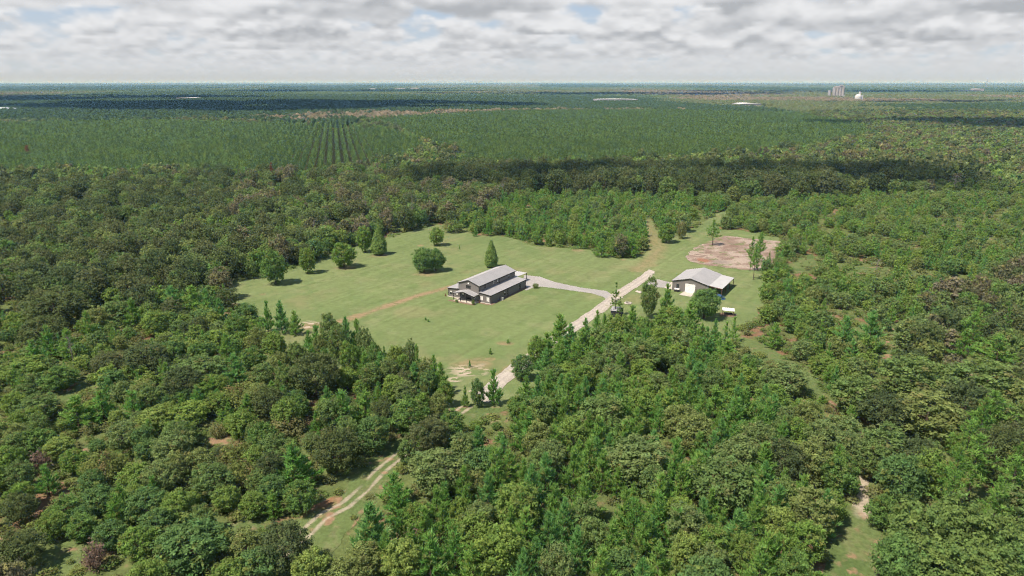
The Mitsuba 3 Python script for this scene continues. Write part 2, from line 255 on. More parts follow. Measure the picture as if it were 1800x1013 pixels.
# trees standing free, with their own labels
LAWN_TREES = [
    (-85.1, 239.5, 12.4, 9.4, 'B', "round dark tree at the lower left end of the row by the lawn's left edge"),
    (-77.6, 254.2, 10.4, 6.5, 'B', "slim green tree between two rounder ones in the row along the lawn's left edge"),
    (-65.9, 262.6, 10.3, 9.4, 'B', "dense globe-shaped dark tree in the row along the lawn's left edge"),
    (-62.8, 288.1, 12.1, 7.3, 'B', "green tree half hidden behind the conical tree at the lawn's back left"),
    (-56.0, 284.0, 12.2, 7.4, 'C', 'dark conical tree with a pale dirt ring at its foot, back left lawn'),
    (-33.5, 301.0, 8.5, 6.8, 'B', 'small upright tree alone on the grass at the back of the lawn'),
    (-33.6, 255.8, 10.1, 9.2, 'G', 'left half of the pair of touching round olive trees left of the house'),
    (-29.4, 257.5, 9.4, 8.3, 'G', 'right half of the pair of touching round olive trees left of the house'),
    (-8.1, 263.4, 10.8, 5.8, 'C', 'pointed dark cedar standing right behind the house'),
    (-28.5, 330.2, 5.3, 9.4, 'S', 'low round bush at the far back edge of the lawn'),
    (-17.2, 319.9, 4.6, 2.4, 'P', 'thin young pine at the far back edge of the lawn'),
    (-11.3, 321.1, 7.9, 3.8, 'P', 'young pine beside a thin sapling at the far back of the lawn'),
    (37.2, 280.1, 7.5, 5.9, 'P', 'small round-headed pine in front of the pine grove behind the house'),
    (49.8, 280.1, 9.9, 6.4, 'P', 'pine at the lane end of the pine grove behind the house'),
    (89.3, 301.0, 11.3, 6.6, 'Q', 'lone dark pine standing on the bare red earth pad'),
    (91.7, 257.5, 13.2, 4.4, 'Q', 'left trunk of the tight pine group at the front edge of the red earth pad'),
    (89.0, 245.5, 13.3, 4.6, 'Q', 'front pine with a bare pale trunk before the red earth pad'),
    (94.5, 257.5, 14.5, 4.8, 'Q', 'middle pine of the tight group at the front edge of the red earth pad'),
    (99.9, 270.6, 12.6, 4.6, 'Q', 'rear pine of the tight group at the front edge of the red earth pad'),
    (99.0, 258.3, 7.5, 2.4, 'Q', 'thin pine right of the tight pine group by the red earth pad'),
    (69.9, 306.6, 9.2, 7.5, 'B', 'bushy round tree on the grass between the two grass lanes behind the shop'),
    (59.0, 201.4, 10.6, 9.1, 'G', "broad olive tree in front of the shop's white roll-up door"),
    (42.0, 201.9, 12.8, 5.6, 'O', 'tall feathery olive tree left of the shop front'),
    (48.5, 206.3, 9.3, 4.3, 'P', "bushy green pine left of the shop's front corner"),
    (32.1, 204.1, 10.7, 2.7, 'T', 'tall thin pine with sparse needle clumps beside the small black shed'),
    (33.0, 200.9, 7.1, 1.9, 'T', 'short sparse pine beside the small black shed'),
    (2.4, 156.0, 6.9, 5.2, 'B', 'round bushy tree right beside the gravel road at the edge of the pine stand'),
    (-4.1, 142.3, 8.3, 3.3, 'P', 'young pine on the grass right beside the gravel road bend'),
    (-7.7, 141.2, 7.2, 3.1, 'B', 'dark leafy tree at the tip of the woods where the gravel road meets the two-track'),
    (-10.5, 141.2, 5.0, 1.5, 'P', 'small pine sapling between the gravel road and the two-track'),
    (78.6, 314.9, 7.5, 3.7, 'S', 'dark bush beside the grass lane behind the shop'),
    (8.3, 234.5, 1.7, 2.0, 'S', 'small round bush at the edge of the driveway behind the house'),
    (-18.3, 218.0, 1.0, 0.9, 'S', 'small bush at the left end of the porch slab'),
    (-12.7, 215.6, 1.6, 1.1, 'S', 'yellowish bush at the right end of the porch slab'),
    (-26.5, 200.3, 1.1, 0.7, 'P', 'left one of two tiny saplings in the middle of the front lawn'),
    (-25.4, 198.8, 0.9, 0.7, 'P', 'right one of two tiny saplings in the middle of the front lawn'),
    (-1.1, 180.6, 1.4, 0.8, 'P', 'upper sapling of three on bare soil beside the gravel road'),
    (-5.8, 172.6, 1.8, 0.9, 'P', 'middle sapling of three on bare soil beside the gravel road'),
    (-10.8, 163.8, 1.9, 0.7, 'P', 'lowest sapling of three on bare soil beside the gravel road'),
    (-22.8, 293.3, 2.3, 0.5, 'P', 'tiny lone seedling on the back lawn'),
    (-49.8, 344.0, 16.2, 4.0, 'X', 'tall pale dead trunk at the back left edge of the lawn'),
    (-64.8, 352.9, 13.9, 4.7, 'X', 'pale leafless tree behind the conical lawn tree'),
    (281.6, 440.2, 14.1, 14.5, 'X', 'big bare pale-limbed tree in the woods at the upper right'),
    (-176.7, 511.8, 12.5, 4.2, 'N', 'rust-brown dead pine at the foot of the plantation'),
    (-439.3, 636.5, 13.8, 7.3, 'N', 'brown dead pine among the left plantation pines'),
    (143.3, 424.7, 11.9, 4.2, 'X', 'tall grey dead trunk at the right end of the dark oak row'),
    (140.0, 256.6, 5.2, 5.7, 'X', 'pale bare tree on the tan strip in the scrub at right'),
]
AREAS = {
    'lawn': [(-102.2, 231.0), (-102.6, 239.5), (-94.8, 249.3), (-88.3, 259.1), (-79.3, 275.2), (-74.0, 292.3), (-63.8, 303.2), (-56.6, 321.1), (-45.3, 338.4), (-37.8, 348.4), (-28.2, 337.0), (-17.7, 323.7), (0.0, 317.4), (8.9, 301.0), (24.9, 295.5), (34.5, 292.3), (42.3, 277.2), (51.2, 277.2), (59.2, 292.3), (69.1, 363.7), (74.6, 363.7), (69.6, 312.5), (82.4, 327.6), (98.7, 352.9), (129.0, 404.3), (134.0, 404.3), (104.1, 344.0), (101.3, 334.2), (111.9, 334.2), (125.8, 317.4), (118.0, 292.3), (99.7, 263.4), (91.3, 239.5), (81.5, 213.2), (69.5, 194.2), (63.6, 182.4), (56.7, 178.9), (51.7, 178.0), (46.5, 182.4), (36.0, 186.9), (31.9, 186.9), (24.0, 182.4), (16.7, 171.8), (12.3, 162.3), (5.4, 148.9), (0.0, 141.5), (-4.9, 136.0), (-12.3, 134.6), (-15.9, 140.0), (-18.9, 144.3), (-28.6, 152.1), (-33.0, 153.7), (-36.7, 158.1), (-44.8, 162.3), (-54.3, 170.6), (-59.6, 178.0), (-64.0, 177.2), (-72.9, 186.9), (-80.8, 201.9), (-93.4, 216.2)],
    'pad': [(70.9, 276.2), (77.7, 292.3), (91.6, 311.3), (101.1, 321.1), (111.2, 314.9), (123.1, 310.1), (116.5, 287.1), (99.6, 260.0), (92.7, 259.1), (82.9, 263.4), (75.1, 267.9)],
    'lane_grass': [(0.0, 141.5), (-4.9, 136.0), (-11.9, 129.6), (-17.8, 120.4), (-21.7, 110.4), (-25.1, 101.7), (-27.7, 92.7), (-31.0, 82.6), (-42.4, 82.6), (-42.1, 92.7), (-39.0, 97.1), (-35.0, 102.5), (-30.4, 107.7), (-27.4, 118.3), (-21.2, 128.4), (-17.3, 136.0), (-12.8, 141.5)],
    'lane_right': [(44.5, 83.7), (49.3, 91.3), (53.0, 97.1), (58.4, 103.4), (63.3, 110.4), (65.4, 115.2), (66.9, 115.2), (63.4, 106.8), (61.2, 98.6), (54.4, 83.7)],
    'lane_right2': [(93.5, 162.3), (105.1, 182.4), (115.2, 196.7), (121.2, 201.9), (112.0, 186.9), (99.0, 166.0), (86.7, 145.8), (74.7, 129.6), (71.9, 127.2), (81.2, 140.0)],
    'two_track2': [(65.0, 186.9), (70.1, 178.9), (73.6, 166.0), (75.7, 157.0), (74.2, 148.9), (70.9, 145.8), (70.2, 153.7), (67.7, 166.0), (62.4, 177.2)],
    'clear_a': [(-74.8, 85.8), (-73.0, 89.3), (-71.6, 94.1), (-67.6, 93.4), (-63.9, 85.8)],
    'clear_b': [(-103.0, 141.5), (-104.3, 148.9), (-107.5, 162.3), (-101.8, 153.7), (-98.5, 145.8), (-99.2, 139.5)],
    'clear_c': [(-84.5, 118.3), (-85.5, 123.7), (-84.9, 128.4), (-81.5, 120.4), (-82.2, 117.3)],
    'clear_d': [(-62.8, 122.6), (-63.0, 127.2), (-56.6, 127.2), (-54.3, 122.6), (-57.9, 120.4)],
    'clear_e': [(-45.7, 92.7), (-47.2, 97.8), (-44.7, 99.8), (-40.2, 97.8), (-41.2, 92.7)],
    'clear_f': [(-345.8, 472.1), (-361.1, 499.8), (-342.8, 496.9), (-320.8, 469.5), (-323.8, 456.9)],
    'clear_g': [(-245.1, 380.4), (-258.0, 404.3), (-244.0, 400.4), (-233.4, 382.1)],
    'clear_h': [(-220.1, 375.2), (-232.4, 398.5), (-224.1, 400.4), (-211.6, 375.2)],
    'clear_i': [(-178.8, 363.7), (-191.7, 392.9), (-182.6, 396.6), (-171.1, 366.9)],
    'clear_j': [(-206.2, 461.9), (-213.6, 482.9), (-206.4, 482.9), (-196.5, 456.9)],
    'clear_k': [(-129.3, 389.2), (-134.8, 412.2), (-126.8, 408.2), (-121.7, 385.6)],
    'clear_l': [(125.3, 253.3), (134.4, 263.4), (149.0, 263.4), (143.1, 253.3)],
    'clear_m': [(106.5, 255.0), (116.3, 277.2), (128.6, 287.1), (123.0, 272.4), (110.9, 255.0)],
    'clear_n': [(15.8, 424.7), (18.2, 440.2), (40.5, 438.0), (38.6, 424.7)],
    'clear_o': [(-159.5, 452.0), (-169.4, 488.4), (-158.8, 482.9), (-146.1, 440.2)],
    'clear_p': [(-129.0, 440.2), (-136.0, 472.1), (-124.3, 464.4), (-118.7, 435.7)],
    'clear_q': [(-25.5, 133.3), (-30.4, 140.0), (-31.6, 133.3), (-28.2, 128.4)],
    'stand_right': [(-21.4, 83.7), (-19.3, 101.7), (-15.1, 116.2), (-9.3, 127.2), (0.0, 140.0), (8.3, 155.3), (16.5, 169.8), (31.9, 186.9), (46.5, 182.4), (56.7, 178.9), (63.6, 182.4), (67.7, 166.0), (70.9, 148.9), (69.9, 134.6), (69.0, 122.6), (63.1, 110.4), (53.0, 97.1), (46.6, 83.7)],
    'stand_left': [(-77.5, 83.7), (-165.1, 201.9), (-137.2, 196.7), (-114.1, 201.9), (-101.0, 225.6), (-80.8, 201.9), (-64.0, 177.2), (-54.3, 170.6), (-44.8, 162.3), (-28.6, 152.1), (-18.9, 144.3), (-12.8, 141.5), (-21.2, 128.4), (-30.4, 107.7), (-39.0, 97.1), (-41.2, 83.7)],
    'corner_right': [(53.6, 83.7), (63.4, 106.8), (70.7, 124.9), (86.7, 145.8), (108.9, 182.4), (136.5, 213.2), (204.3, 255.0), (77.5, 83.7)],
    'scrub_right': [(63.6, 182.4), (81.5, 213.2), (96.7, 255.0), (117.2, 292.3), (111.9, 334.2), (103.3, 341.2), (130.7, 404.3), (212.8, 429.1), (341.6, 440.2), (204.3, 255.0), (136.5, 213.2), (110.5, 182.4), (86.7, 145.8), (70.7, 124.9), (69.9, 134.6), (70.9, 148.9), (67.7, 166.0)],
    'oaks': [(-79.1, 456.9), (-37.7, 456.9), (0.0, 440.2), (35.1, 424.7), (87.8, 424.7), (136.5, 412.2), (203.7, 424.7), (281.5, 461.9), (322.8, 491.2), (356.3, 544.3), (260.9, 530.8), (170.9, 521.1), (42.7, 521.1), (-21.2, 518.0), (-67.2, 511.8)],
    'grove': [(-25.7, 341.2), (0.0, 424.7), (87.8, 424.7), (131.9, 408.2), (84.0, 334.2), (68.8, 314.9), (71.3, 355.9), (68.3, 359.0), (59.2, 292.3), (42.3, 277.2), (34.5, 292.3), (24.9, 295.5), (8.9, 301.0), (0.0, 317.4), (-17.7, 323.7)],
    'snags': [(-96.4, 239.5), (-127.7, 303.2), (-174.4, 440.2), (-117.8, 477.4), (-80.7, 491.2), (-31.4, 477.4), (0.0, 429.1), (-25.7, 341.2), (-37.8, 348.4), (-56.6, 321.1), (-74.0, 292.3), (-79.3, 275.2), (-88.3, 259.1)],
    'left_mid': [(-168.6, 201.9), (-377.0, 477.4), (-188.5, 477.4), (-172.6, 440.2), (-127.7, 303.2), (-96.4, 239.5), (-102.2, 231.0), (-101.0, 225.6), (-114.1, 201.9), (-137.2, 196.7)],
    'plant_left': [(-411.4, 511.8), (-873.0, 1109.4), (-730.4, 1167.4), (-633.0, 1214.9), (-462.3, 1152.4), (-243.5, 1082.5), (-152.2, 944.6), (-99.3, 792.2), (-89.2, 686.6), (-105.1, 614.0), (-120.2, 565.7), (-147.8, 530.8), (-213.6, 521.1), (-304.4, 530.8)],
    'plant_mid': [(-60.9, 573.3), (-35.5, 622.8), (-86.7, 764.6), (-187.1, 1109.4), (-263.8, 1266.4), (-159.8, 1427.3), (0.0, 1634.2), (338.2, 1695.5), (598.7, 1498.6), (541.1, 1123.4), (462.9, 896.8), (334.3, 764.6), (250.9, 686.6), (181.3, 636.5), (72.1, 588.9), (0.0, 565.7)],
    'far_right': [(167.9, 511.8), (247.1, 660.6), (472.6, 887.8), (561.9, 1167.4), (646.6, 1498.6), (794.0, 1994.0), (1660.1, 2085.6), (363.4, 440.2), (212.8, 429.1), (302.7, 491.2)],
    'tan_band': [(-535.0, 1284.5), (-530.2, 1474.0), (-391.3, 1634.2), (-137.8, 1727.9), (82.7, 1727.9), (95.8, 1498.6), (-110.7, 1383.4), (-260.2, 1248.8), (-243.5, 1082.5), (-365.2, 1137.7)],
    'dark_band': [(-890.8, 1109.4), (-2608.7, 3289.3), (-1487.9, 3411.9), (-782.6, 3289.3), (0.0, 3289.3), (391.9, 2239.7), (323.1, 1761.5), (82.7, 1727.9), (-137.8, 1727.9), (-391.3, 1634.2), (-530.2, 1474.0), (-535.0, 1284.5), (-633.0, 1214.9)],
    'olive_far': [(537.1, 2705.1), (1067.6, 3543.9), (1582.6, 3841.0), (1417.9, 2705.1), (1718.7, 2705.1), (1603.4, 2239.7), (794.0, 1994.0), (598.7, 1498.6), (338.2, 1695.5)],
    'road': [(-7.1, 144.9), (-2.8, 156.0), (0.0, 160.5), (5.2, 169.4), (12.4, 186.0), (18.1, 197.7), (30.5, 221.1), (41.0, 239.5), (51.2, 256.6), (55.1, 256.6), (53.4, 250.1), (44.5, 235.9), (32.7, 216.2), (20.3, 193.7), (13.6, 181.5), (7.5, 169.1), (0.7, 157.4), (-3.7, 148.9), (-5.5, 144.1)],
    'drive': [(3.9, 238.0), (4.5, 251.7), (10.6, 249.3), (15.6, 242.4), (24.2, 235.2), (32.9, 231.0), (34.6, 225.6), (32.3, 220.5), (30.9, 224.3), (27.5, 228.3), (18.0, 233.1), (10.1, 236.6), (7.0, 234.5), (4.8, 231.0)],
}
TRAIL = [(-22.6, 235.2), (-31.2, 227.0), (-39.2, 216.2), (-46.5, 206.3), (-52.1, 199.3), (-60.3, 194.7)]
ROAD_SIDE = [(-2.8, 158.8), (0.0, 163.0), (4.5, 170.6), (9.5, 179.7), (14.0, 187.9)]
LANE_WEAR = [(69.1, 363.7), (66.2, 314.9), (63.7, 292.3), (55.5, 272.4), (48.5, 259.1)]
ROAD_MID = [(-7.4, 144.1), (-4.1, 152.4), (-0.3, 160.5), (4.5, 169.8), (13.0, 185.1), (20.7, 197.7), (28.4, 211.4), (37.3, 228.3), (47.9, 245.5), (51.6, 251.7)]
ROAD_END = [(49.7, 253.3), (53.1, 260.0), (55.1, 256.6), (52.1, 250.1)]
TRACK_L = [(-5.8, 153.4), (-8.0, 148.3), (-10.9, 142.3), (-14.2, 136.0), (-17.7, 129.1), (-21.5, 123.5), (-25.9, 114.2), (-27.5, 108.6), (-29.5, 104.2), (-32.6, 100.8), (-34.2, 96.3), (-36.8, 90.3), (-38.7, 85.8)]
TRACK_R = [(-4.1, 152.6), (-6.3, 147.5), (-9.2, 141.4), (-12.5, 135.1), (-16.1, 128.1), (-19.8, 122.6), (-24.1, 113.5), (-25.7, 108.0), (-27.9, 103.2), (-31.0, 99.8), (-32.4, 95.6), (-35.1, 89.6), (-36.9, 85.1)]
TRACK_MID = [(-4.9, 153.0), (-7.1, 147.9), (-10.1, 141.9), (-13.4, 135.6), (-16.9, 128.6), (-20.7, 123.0), (-25.0, 113.8), (-26.6, 108.3), (-28.7, 103.7), (-31.8, 100.3), (-33.3, 95.9), (-35.9, 89.9), (-37.8, 85.4)]
SAND_LANE = [(65.9, 114.6), (63.9, 110.4), (62.4, 106.8), (59.9, 103.4), (59.5, 100.9)]
RED_BANK = [(-40.3, 100.9), (-36.8, 102.1), (-34.4, 103.7), (-32.3, 105.1)]
BARE = [(-10.3, 166.0, 6.6, 5.3, 0.6), (28.3, 291.2, 3.0, 3.2, 0.7), (45.5, 275.2, 1.9, 1.9, 0.7), (-40.6, 301.0, 2.0, 2.2, 0.6), (-85.5, 227.0, 2.0, 2.0, 0.6), (-65.7, 261.7, 5.8, 4.3, 0.55), (-32.0, 253.3, 6.5, 4.9, 0.6), (-55.6, 282.0, 4.8, 4.0, 0.5), (-92.2, 215.6, 2.6, 2.4, 0.8), (61.0, 292.3, 3.9, 21.3, 0.4), (-1.6, 180.6, 3.2, 2.2, 0.7), (-5.7, 169.1, 2.1, 1.6, 0.6), (-10.8, 163.8, 2.0, 1.5, 0.7), (67.2, 189.8, 2.0, 1.9, 0.3), (42.2, 222.4, 5.8, 7.7, 0.25)]
SANDY = [(-10.8, 161.6, 6.6, 5.4), (-13.9, 156.0, 2.8, 2.4), (-60.2, 196.2, 4.1, 3.6), (-9.4, 148.9, 2.1, 2.5), (-6.9, 154.7, 1.7, 1.7)]
FIELDS = [[(-3202.7, 7108.7), (-3506.1, 9247.6), (-2729.5, 9735.4), (-2357.3, 8405.0), (-2860.9, 7702.8), (-2817.4, 6599.5)], [(-2836.3, 9839.2), (-2697.0, 11861.8), (-2199.0, 9735.4), (-2380.5, 8254.5)], [(-1309.8, 6371.2), (-988.6, 6947.9), (-853.8, 5997.6), (-1164.1, 5771.9)], [(-1011.4, 7108.7), (-467.5, 7393.9), (-379.8, 6158.1), (-855.4, 6076.8)], [(769.6, 3289.3), (919.8, 3411.9), (856.4, 3175.1), (720.7, 3068.6)], [(730.4, 5771.9), (1071.3, 6158.1), (945.3, 5431.2), (639.6, 4989.1)]]
SHADE_CLOUDS = [(-760, 2050, 800, 420, 46), (-1900, 2900, 800, 450, 30), (140, 480, 200, 46, 34),  (800, 1150, 320, 130, 26), (620, 640, 160, 40, 12),
          (500, 3900, 1000, 420, 30), (-1500, 5000, 1400, 420, 30), (2300, 4700, 1300, 420, 30), (1400, 2350, 420, 160, 16)]  # shadow spots on the ground; unseen clouds are added to shade them
HALLS = [(-1345, 1560, 165, 150, 9, 'very wide pale roof at the left edge of the far woods', {'bs': 'pale_roof'}),
         (298, 2580, 155, 50, 9, 'long low white building in the middle of the far woods'),
         (652, 2045, 60, 70, 9, 'white-roofed building right of the middle of the far woods'),
         (-1310, 2800, 85, 60, 9, 'small white buildings in the far woods at the left'),
         (-1240, 6160, 70, 50, 14, 'leftmost of three tiny white buildings by the pale fields'),
         (-1040, 6380, 90, 50, 14, 'middle one of three tiny white buildings by the pale fields'),
         (-900, 6380, 70, 50, 16, 'rightmost of three tiny white buildings by the pale fields'),
         (2690, 4857, 26, 22, 13, 'lone white block far off right of the white silo'),
         (3060, 4900, 130, 70, 13, 'long white plant below the horizon at the far right'),
         (3200, 4985, 70, 40, 24, 'taller white hall behind the long white plant')]
ELEV, WORKS, MAST = (1424.0, 3175.0), (1312.0, 2720.0), (5100.0, 7750.0)
SITES = [(h[0] - 20, h[1] - 90 - h[1] * .035, h[0] + h[2] + 20, h[1] + h[3] + 20) for h in HALLS] + [(1375, 3080, 1510, 3230), (1270, 2600, 1350, 2760)]
FIELD_LABELS = ['long pale field strip below the horizon on the left', 'tan field near the horizon left of the middle', 'green field strip before the tiny white buildings', 'pale field strip right of the tiny white buildings', 'tan clearing left of the tall grey silos', 'narrow green field in the dark far woods']

# ------------------------------------------------------------------ the ground
def seg_dist(p, pts):
    """distance in plan from p to a polyline"""
    best = mi.Float(1e9)
    for (ax, ay), (bx, by) in zip(pts[:-1], pts[1:]):
        dx, dy = bx - ax, by - ay
        t = dr.clip(((p.x - ax) * dx + (p.y - ay) * dy) / (dx * dx + dy * dy), 0, 1)
        best = dr.minimum(best, dr.sqrt(dr.square(p.x - ax - t * dx) + dr.square(p.y - ay - t * dy)))
    return best


def spot(p, x, y, rx, ry):
    return dr.sqrt(dr.square((p.x - x) / rx) + dr.square((p.y - y) / ry))


def floor_colour(p, n, uv):
    a = fbm(p.x / 9, p.y / 9, 0, 3)
    b = fbm(p.x / 2.2, p.y / 2.2, 5, 3)
    c = fbm(p.x / 0.5, p.y / 0.5, 9, 2)
    col = mix((0.085, 0.118, 0.042), (0.135, 0.165, 0.062), b)
    col = mix(col, (0.19, 0.12, 0.075), smoothstep(0.56, 0.68, a * 0.65 + b * 0.35))
    col = mix(col, (0.27, 0.20, 0.14), smoothstep(0.70, 0.80, b) * 0.5)
    return col * (0.75 + 0.5 * c)


def lawn_colour(p, n, uv):
    a = fbm(p.x / 34, p.y / 34, 1, 3)
    b = fbm(p.x / 7, p.y / 7, 2, 3)
    c = fbm(p.x / 1.1, p.y / 1.1, 3, 3)
    s = p.x * 0.85 - p.y * 0.53
    mow = noise(s / 1.3, (p.x * 0.53 + p.y * 0.85) / 40, 4)
    col = mix((0.120, 0.172, 0.066), (0.172, 0.214, 0.094), a)
    col = mix(col, (0.196, 0.216, 0.108), smoothstep(0.5, 0.75, b) * 0.55)
    col = mix(col, (0.215, 0.205, 0.11), smoothstep(0.58, 0.74, fbm(p.x / 16, p.y / 16, 8, 4)) * 0.45)
    d_ = fbm(p.x / 3.5, p.y / 3.5, 19, 3)
    col = mix(col, (0.10, 0.160, 0.055), smoothstep(0.55, 0.75, d_) * 0.35)
    col = col * (0.82 + 0.15 * mow + 0.26 * (c - 0.2))
    dirt = mix((0.24, 0.15, 0.095), (0.31, 0.225, 0.15), c)
    w = (b - 0.5) * 5
    trail = 1 - smoothstep(0.2, 3.2, seg_dist(p, TRAIL) + w * 0.7)
    side = 1 - smoothstep(0.3, 2.6, seg_dist(p, ROAD_SIDE) + w * 0.6)
    lane = 1 - smoothstep(0.5, 6.0, seg_dist(p, LANE_WEAR) + w)
    wear = dr.maximum(dr.maximum(trail * 0.85, side * 0.75), lane * 0.5)
    for x, y, rx, ry, k in BARE:
        wear = dr.maximum(wear, (1 - smoothstep(0.35, 1.0, spot(p, x, y, rx, ry) + (b - 0.5) * 1.4)) * k)
    col = mix(col, dirt, wear * (0.55 + 0.45 * smoothstep(0.3, 0.6, c)))
    sand = mi.Float(0)
    for x, y, rx, ry in SANDY:
        sand = dr.maximum(sand, 1 - smoothstep(0.4, 1.0, spot(p, x, y, rx, ry) + (b - 0.5) * 1.2))
    return mix(col, (0.40, 0.34, 0.27), sand * smoothstep(0.42, 0.6, fbm(p.x / 1.6, p.y / 0.8, 7, 3)))


def rough_colour(p, n, uv):
    a = fbm(p.x / 8, p.y / 8, 11, 3)
    b = fbm(p.x / 1.7, p.y / 1.7, 12, 3)
    c = fbm(p.x / 0.4, p.y / 0.4, 13, 2)
    col = mix((0.07, 0.115, 0.038), (0.135, 0.175, 0.068), a)
    col = mix(col, (0.155, 0.168, 0.08), smoothstep(0.5, 0.7, b) * 0.6)
    dirt = smoothstep(0.60, 0.74, 0.6 * b + 0.4 * fbm(p.x / 5, p.y / 5, 14, 2))
    col = mix(col, (0.27, 0.175, 0.115), dirt * 0.9)
    tracks = dr.minimum(seg_dist(p, TRACK_L), seg_dist(p, TRACK_R))
    sand = (1 - smoothstep(0.10, 0.62, tracks + (b - 0.5) * 0.5)) * smoothstep(0.12, 0.36, fbm(p.x / 3, p.y / 3, 15, 2))
    lane = (1 - smoothstep(0.3, 2.4, seg_dist(p, SAND_LANE) + (b - 0.5) * 2.5))
    red = (1 - smoothstep(0.5, 3.0, seg_dist(p, RED_BANK) + (b - 0.5) * 3))
    col = mix(col, (0.25, 0.125, 0.08), red * 0.8)
    col = mix(col, (0.37, 0.32, 0.255), dr.maximum(sand * 0.75, lane * 0.9))
    return col * (0.78 + 0.44 * c)


def gravel_colour(p, n, uv):
    a = fbm(p.x / 5, p.y / 5, 21, 3)
    c = fbm(p.x / 0.35, p.y / 0.35, 22, 2)
    col = mix((0.35, 0.32, 0.285), (0.43, 0.40, 0.36), a)
    rut = noise(seg_dist(p, ROAD_MID) / 0.8, 0, 3)
    col = col * (0.9 + 0.2 * rut)
    col = mix(col, (0.26, 0.26, 0.14), smoothstep(0.66, 0.8, fbm(p.x / 2.2, p.y / 2.2, 23, 3)) * 0.6)
    return col * (0.82 + 0.36 * c)


def drive_colour(p, n, uv):
    a = fbm(p.x / 6, p.y / 6, 31, 3)
    c = fbm(p.x / 0.4, p.y / 0.4, 32, 2)
    return mix((0.28, 0.275, 0.27), (0.36, 0.35, 0.34), a) * (0.85 + 0.3 * c)


def pad_colour(p, n, uv):
    a = fbm(p.x / 11, p.y / 7, 41, 3)
    b = fbm(p.x / 3, p.y / 2, 42, 3)
    c = fbm(p.x / 0.5, p.y / 0.5, 43, 2)
    col = mix((0.225, 0.170, 0.138), (0.33, 0.275, 0.235), smoothstep(0.30, 0.58, a))
    col = mix(col, (0.185, 0.130, 0.105), smoothstep(0.46, 0.68, b) * 0.75)
    red = 1 - smoothstep(0.4, 1.1, spot(p, 78.2, 274.3, 4.5, 4.0) + (b - 0.5) * 1.5)
    col = mix(col, (0.25, 0.115, 0.07), red * 0.85)
    col = mix(col, (0.14, 0.17, 0.075), smoothstep(0.62, 0.74, fbm(p.x / 2.4, p.y / 2.4, 47, 3)) * 0.8)
    ash = 1 - smoothstep(0.3, 1.0, spot(p, 83.9, 271.5, 5.0, 4.5) + (b - 0.5))
    col = mix(col, (0.20, 0.175, 0.16), ash * 0.7)
    return col * (0.84 + 0.32 * c)


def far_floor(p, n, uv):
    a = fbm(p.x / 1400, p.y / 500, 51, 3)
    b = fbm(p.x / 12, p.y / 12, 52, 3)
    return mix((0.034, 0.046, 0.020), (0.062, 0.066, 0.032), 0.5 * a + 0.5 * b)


proc_matte('floor_soil', floor_colour)
proc_matte('lawn_grass', lawn_colour)
proc_matte('rough_grass', rough_colour)
proc_matte('gravel', gravel_colour)
proc_matte('drive_gravel', drive_colour)
proc_matte('pad_earth', pad_colour)
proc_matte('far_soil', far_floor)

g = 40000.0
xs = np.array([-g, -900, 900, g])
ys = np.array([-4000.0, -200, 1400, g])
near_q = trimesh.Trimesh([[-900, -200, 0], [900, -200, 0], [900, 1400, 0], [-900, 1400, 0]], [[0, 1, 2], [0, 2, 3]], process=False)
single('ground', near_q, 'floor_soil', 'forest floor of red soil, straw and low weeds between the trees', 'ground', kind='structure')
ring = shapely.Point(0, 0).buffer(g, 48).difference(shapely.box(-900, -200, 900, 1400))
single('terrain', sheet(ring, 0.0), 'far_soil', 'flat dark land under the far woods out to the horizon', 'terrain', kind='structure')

A = {k: shapely.Polygon(v).buffer(0) for k, v in AREAS.items()}
lawn_poly = rough_edge(AREAS['lawn'], 1.6, 1, 1.5, 6.0)
single('lawn', sheet(lawn_poly, 0.03), 'lawn_grass', 'wide mown pale green lawn round the house and the shop', 'lawn', kind='structure')
single('dirt_pad', sheet(rough_edge(AREAS['pad'], 1.8, 2, 0.8, 4.0), 0.08), 'pad_earth', 'bare reddish earth pad behind the shop', 'ground', kind='structure')
road_line = shapely.LineString(ROAD_MID)
road_poly = rough_edge(np.array(road_line.buffer(2.2, cap_style='flat').exterior.coords), 0.5, 3, 1.0, 2.0)
single('gravel_road', sheet(road_poly.union(rough_edge(ROAD_END, 0.6, 33, 0.8, 2.0)), 0.10), 'gravel', 'pale gravel road running past the house towards the shop', 'road', kind='structure')
single('driveway', sheet(rough_edge(AREAS['drive'], 0.3, 4, 1.0, 2.0), 0.07), 'drive_gravel', 'grey gravel driveway curving from the road to the back of the house', 'driveway', kind='structure')
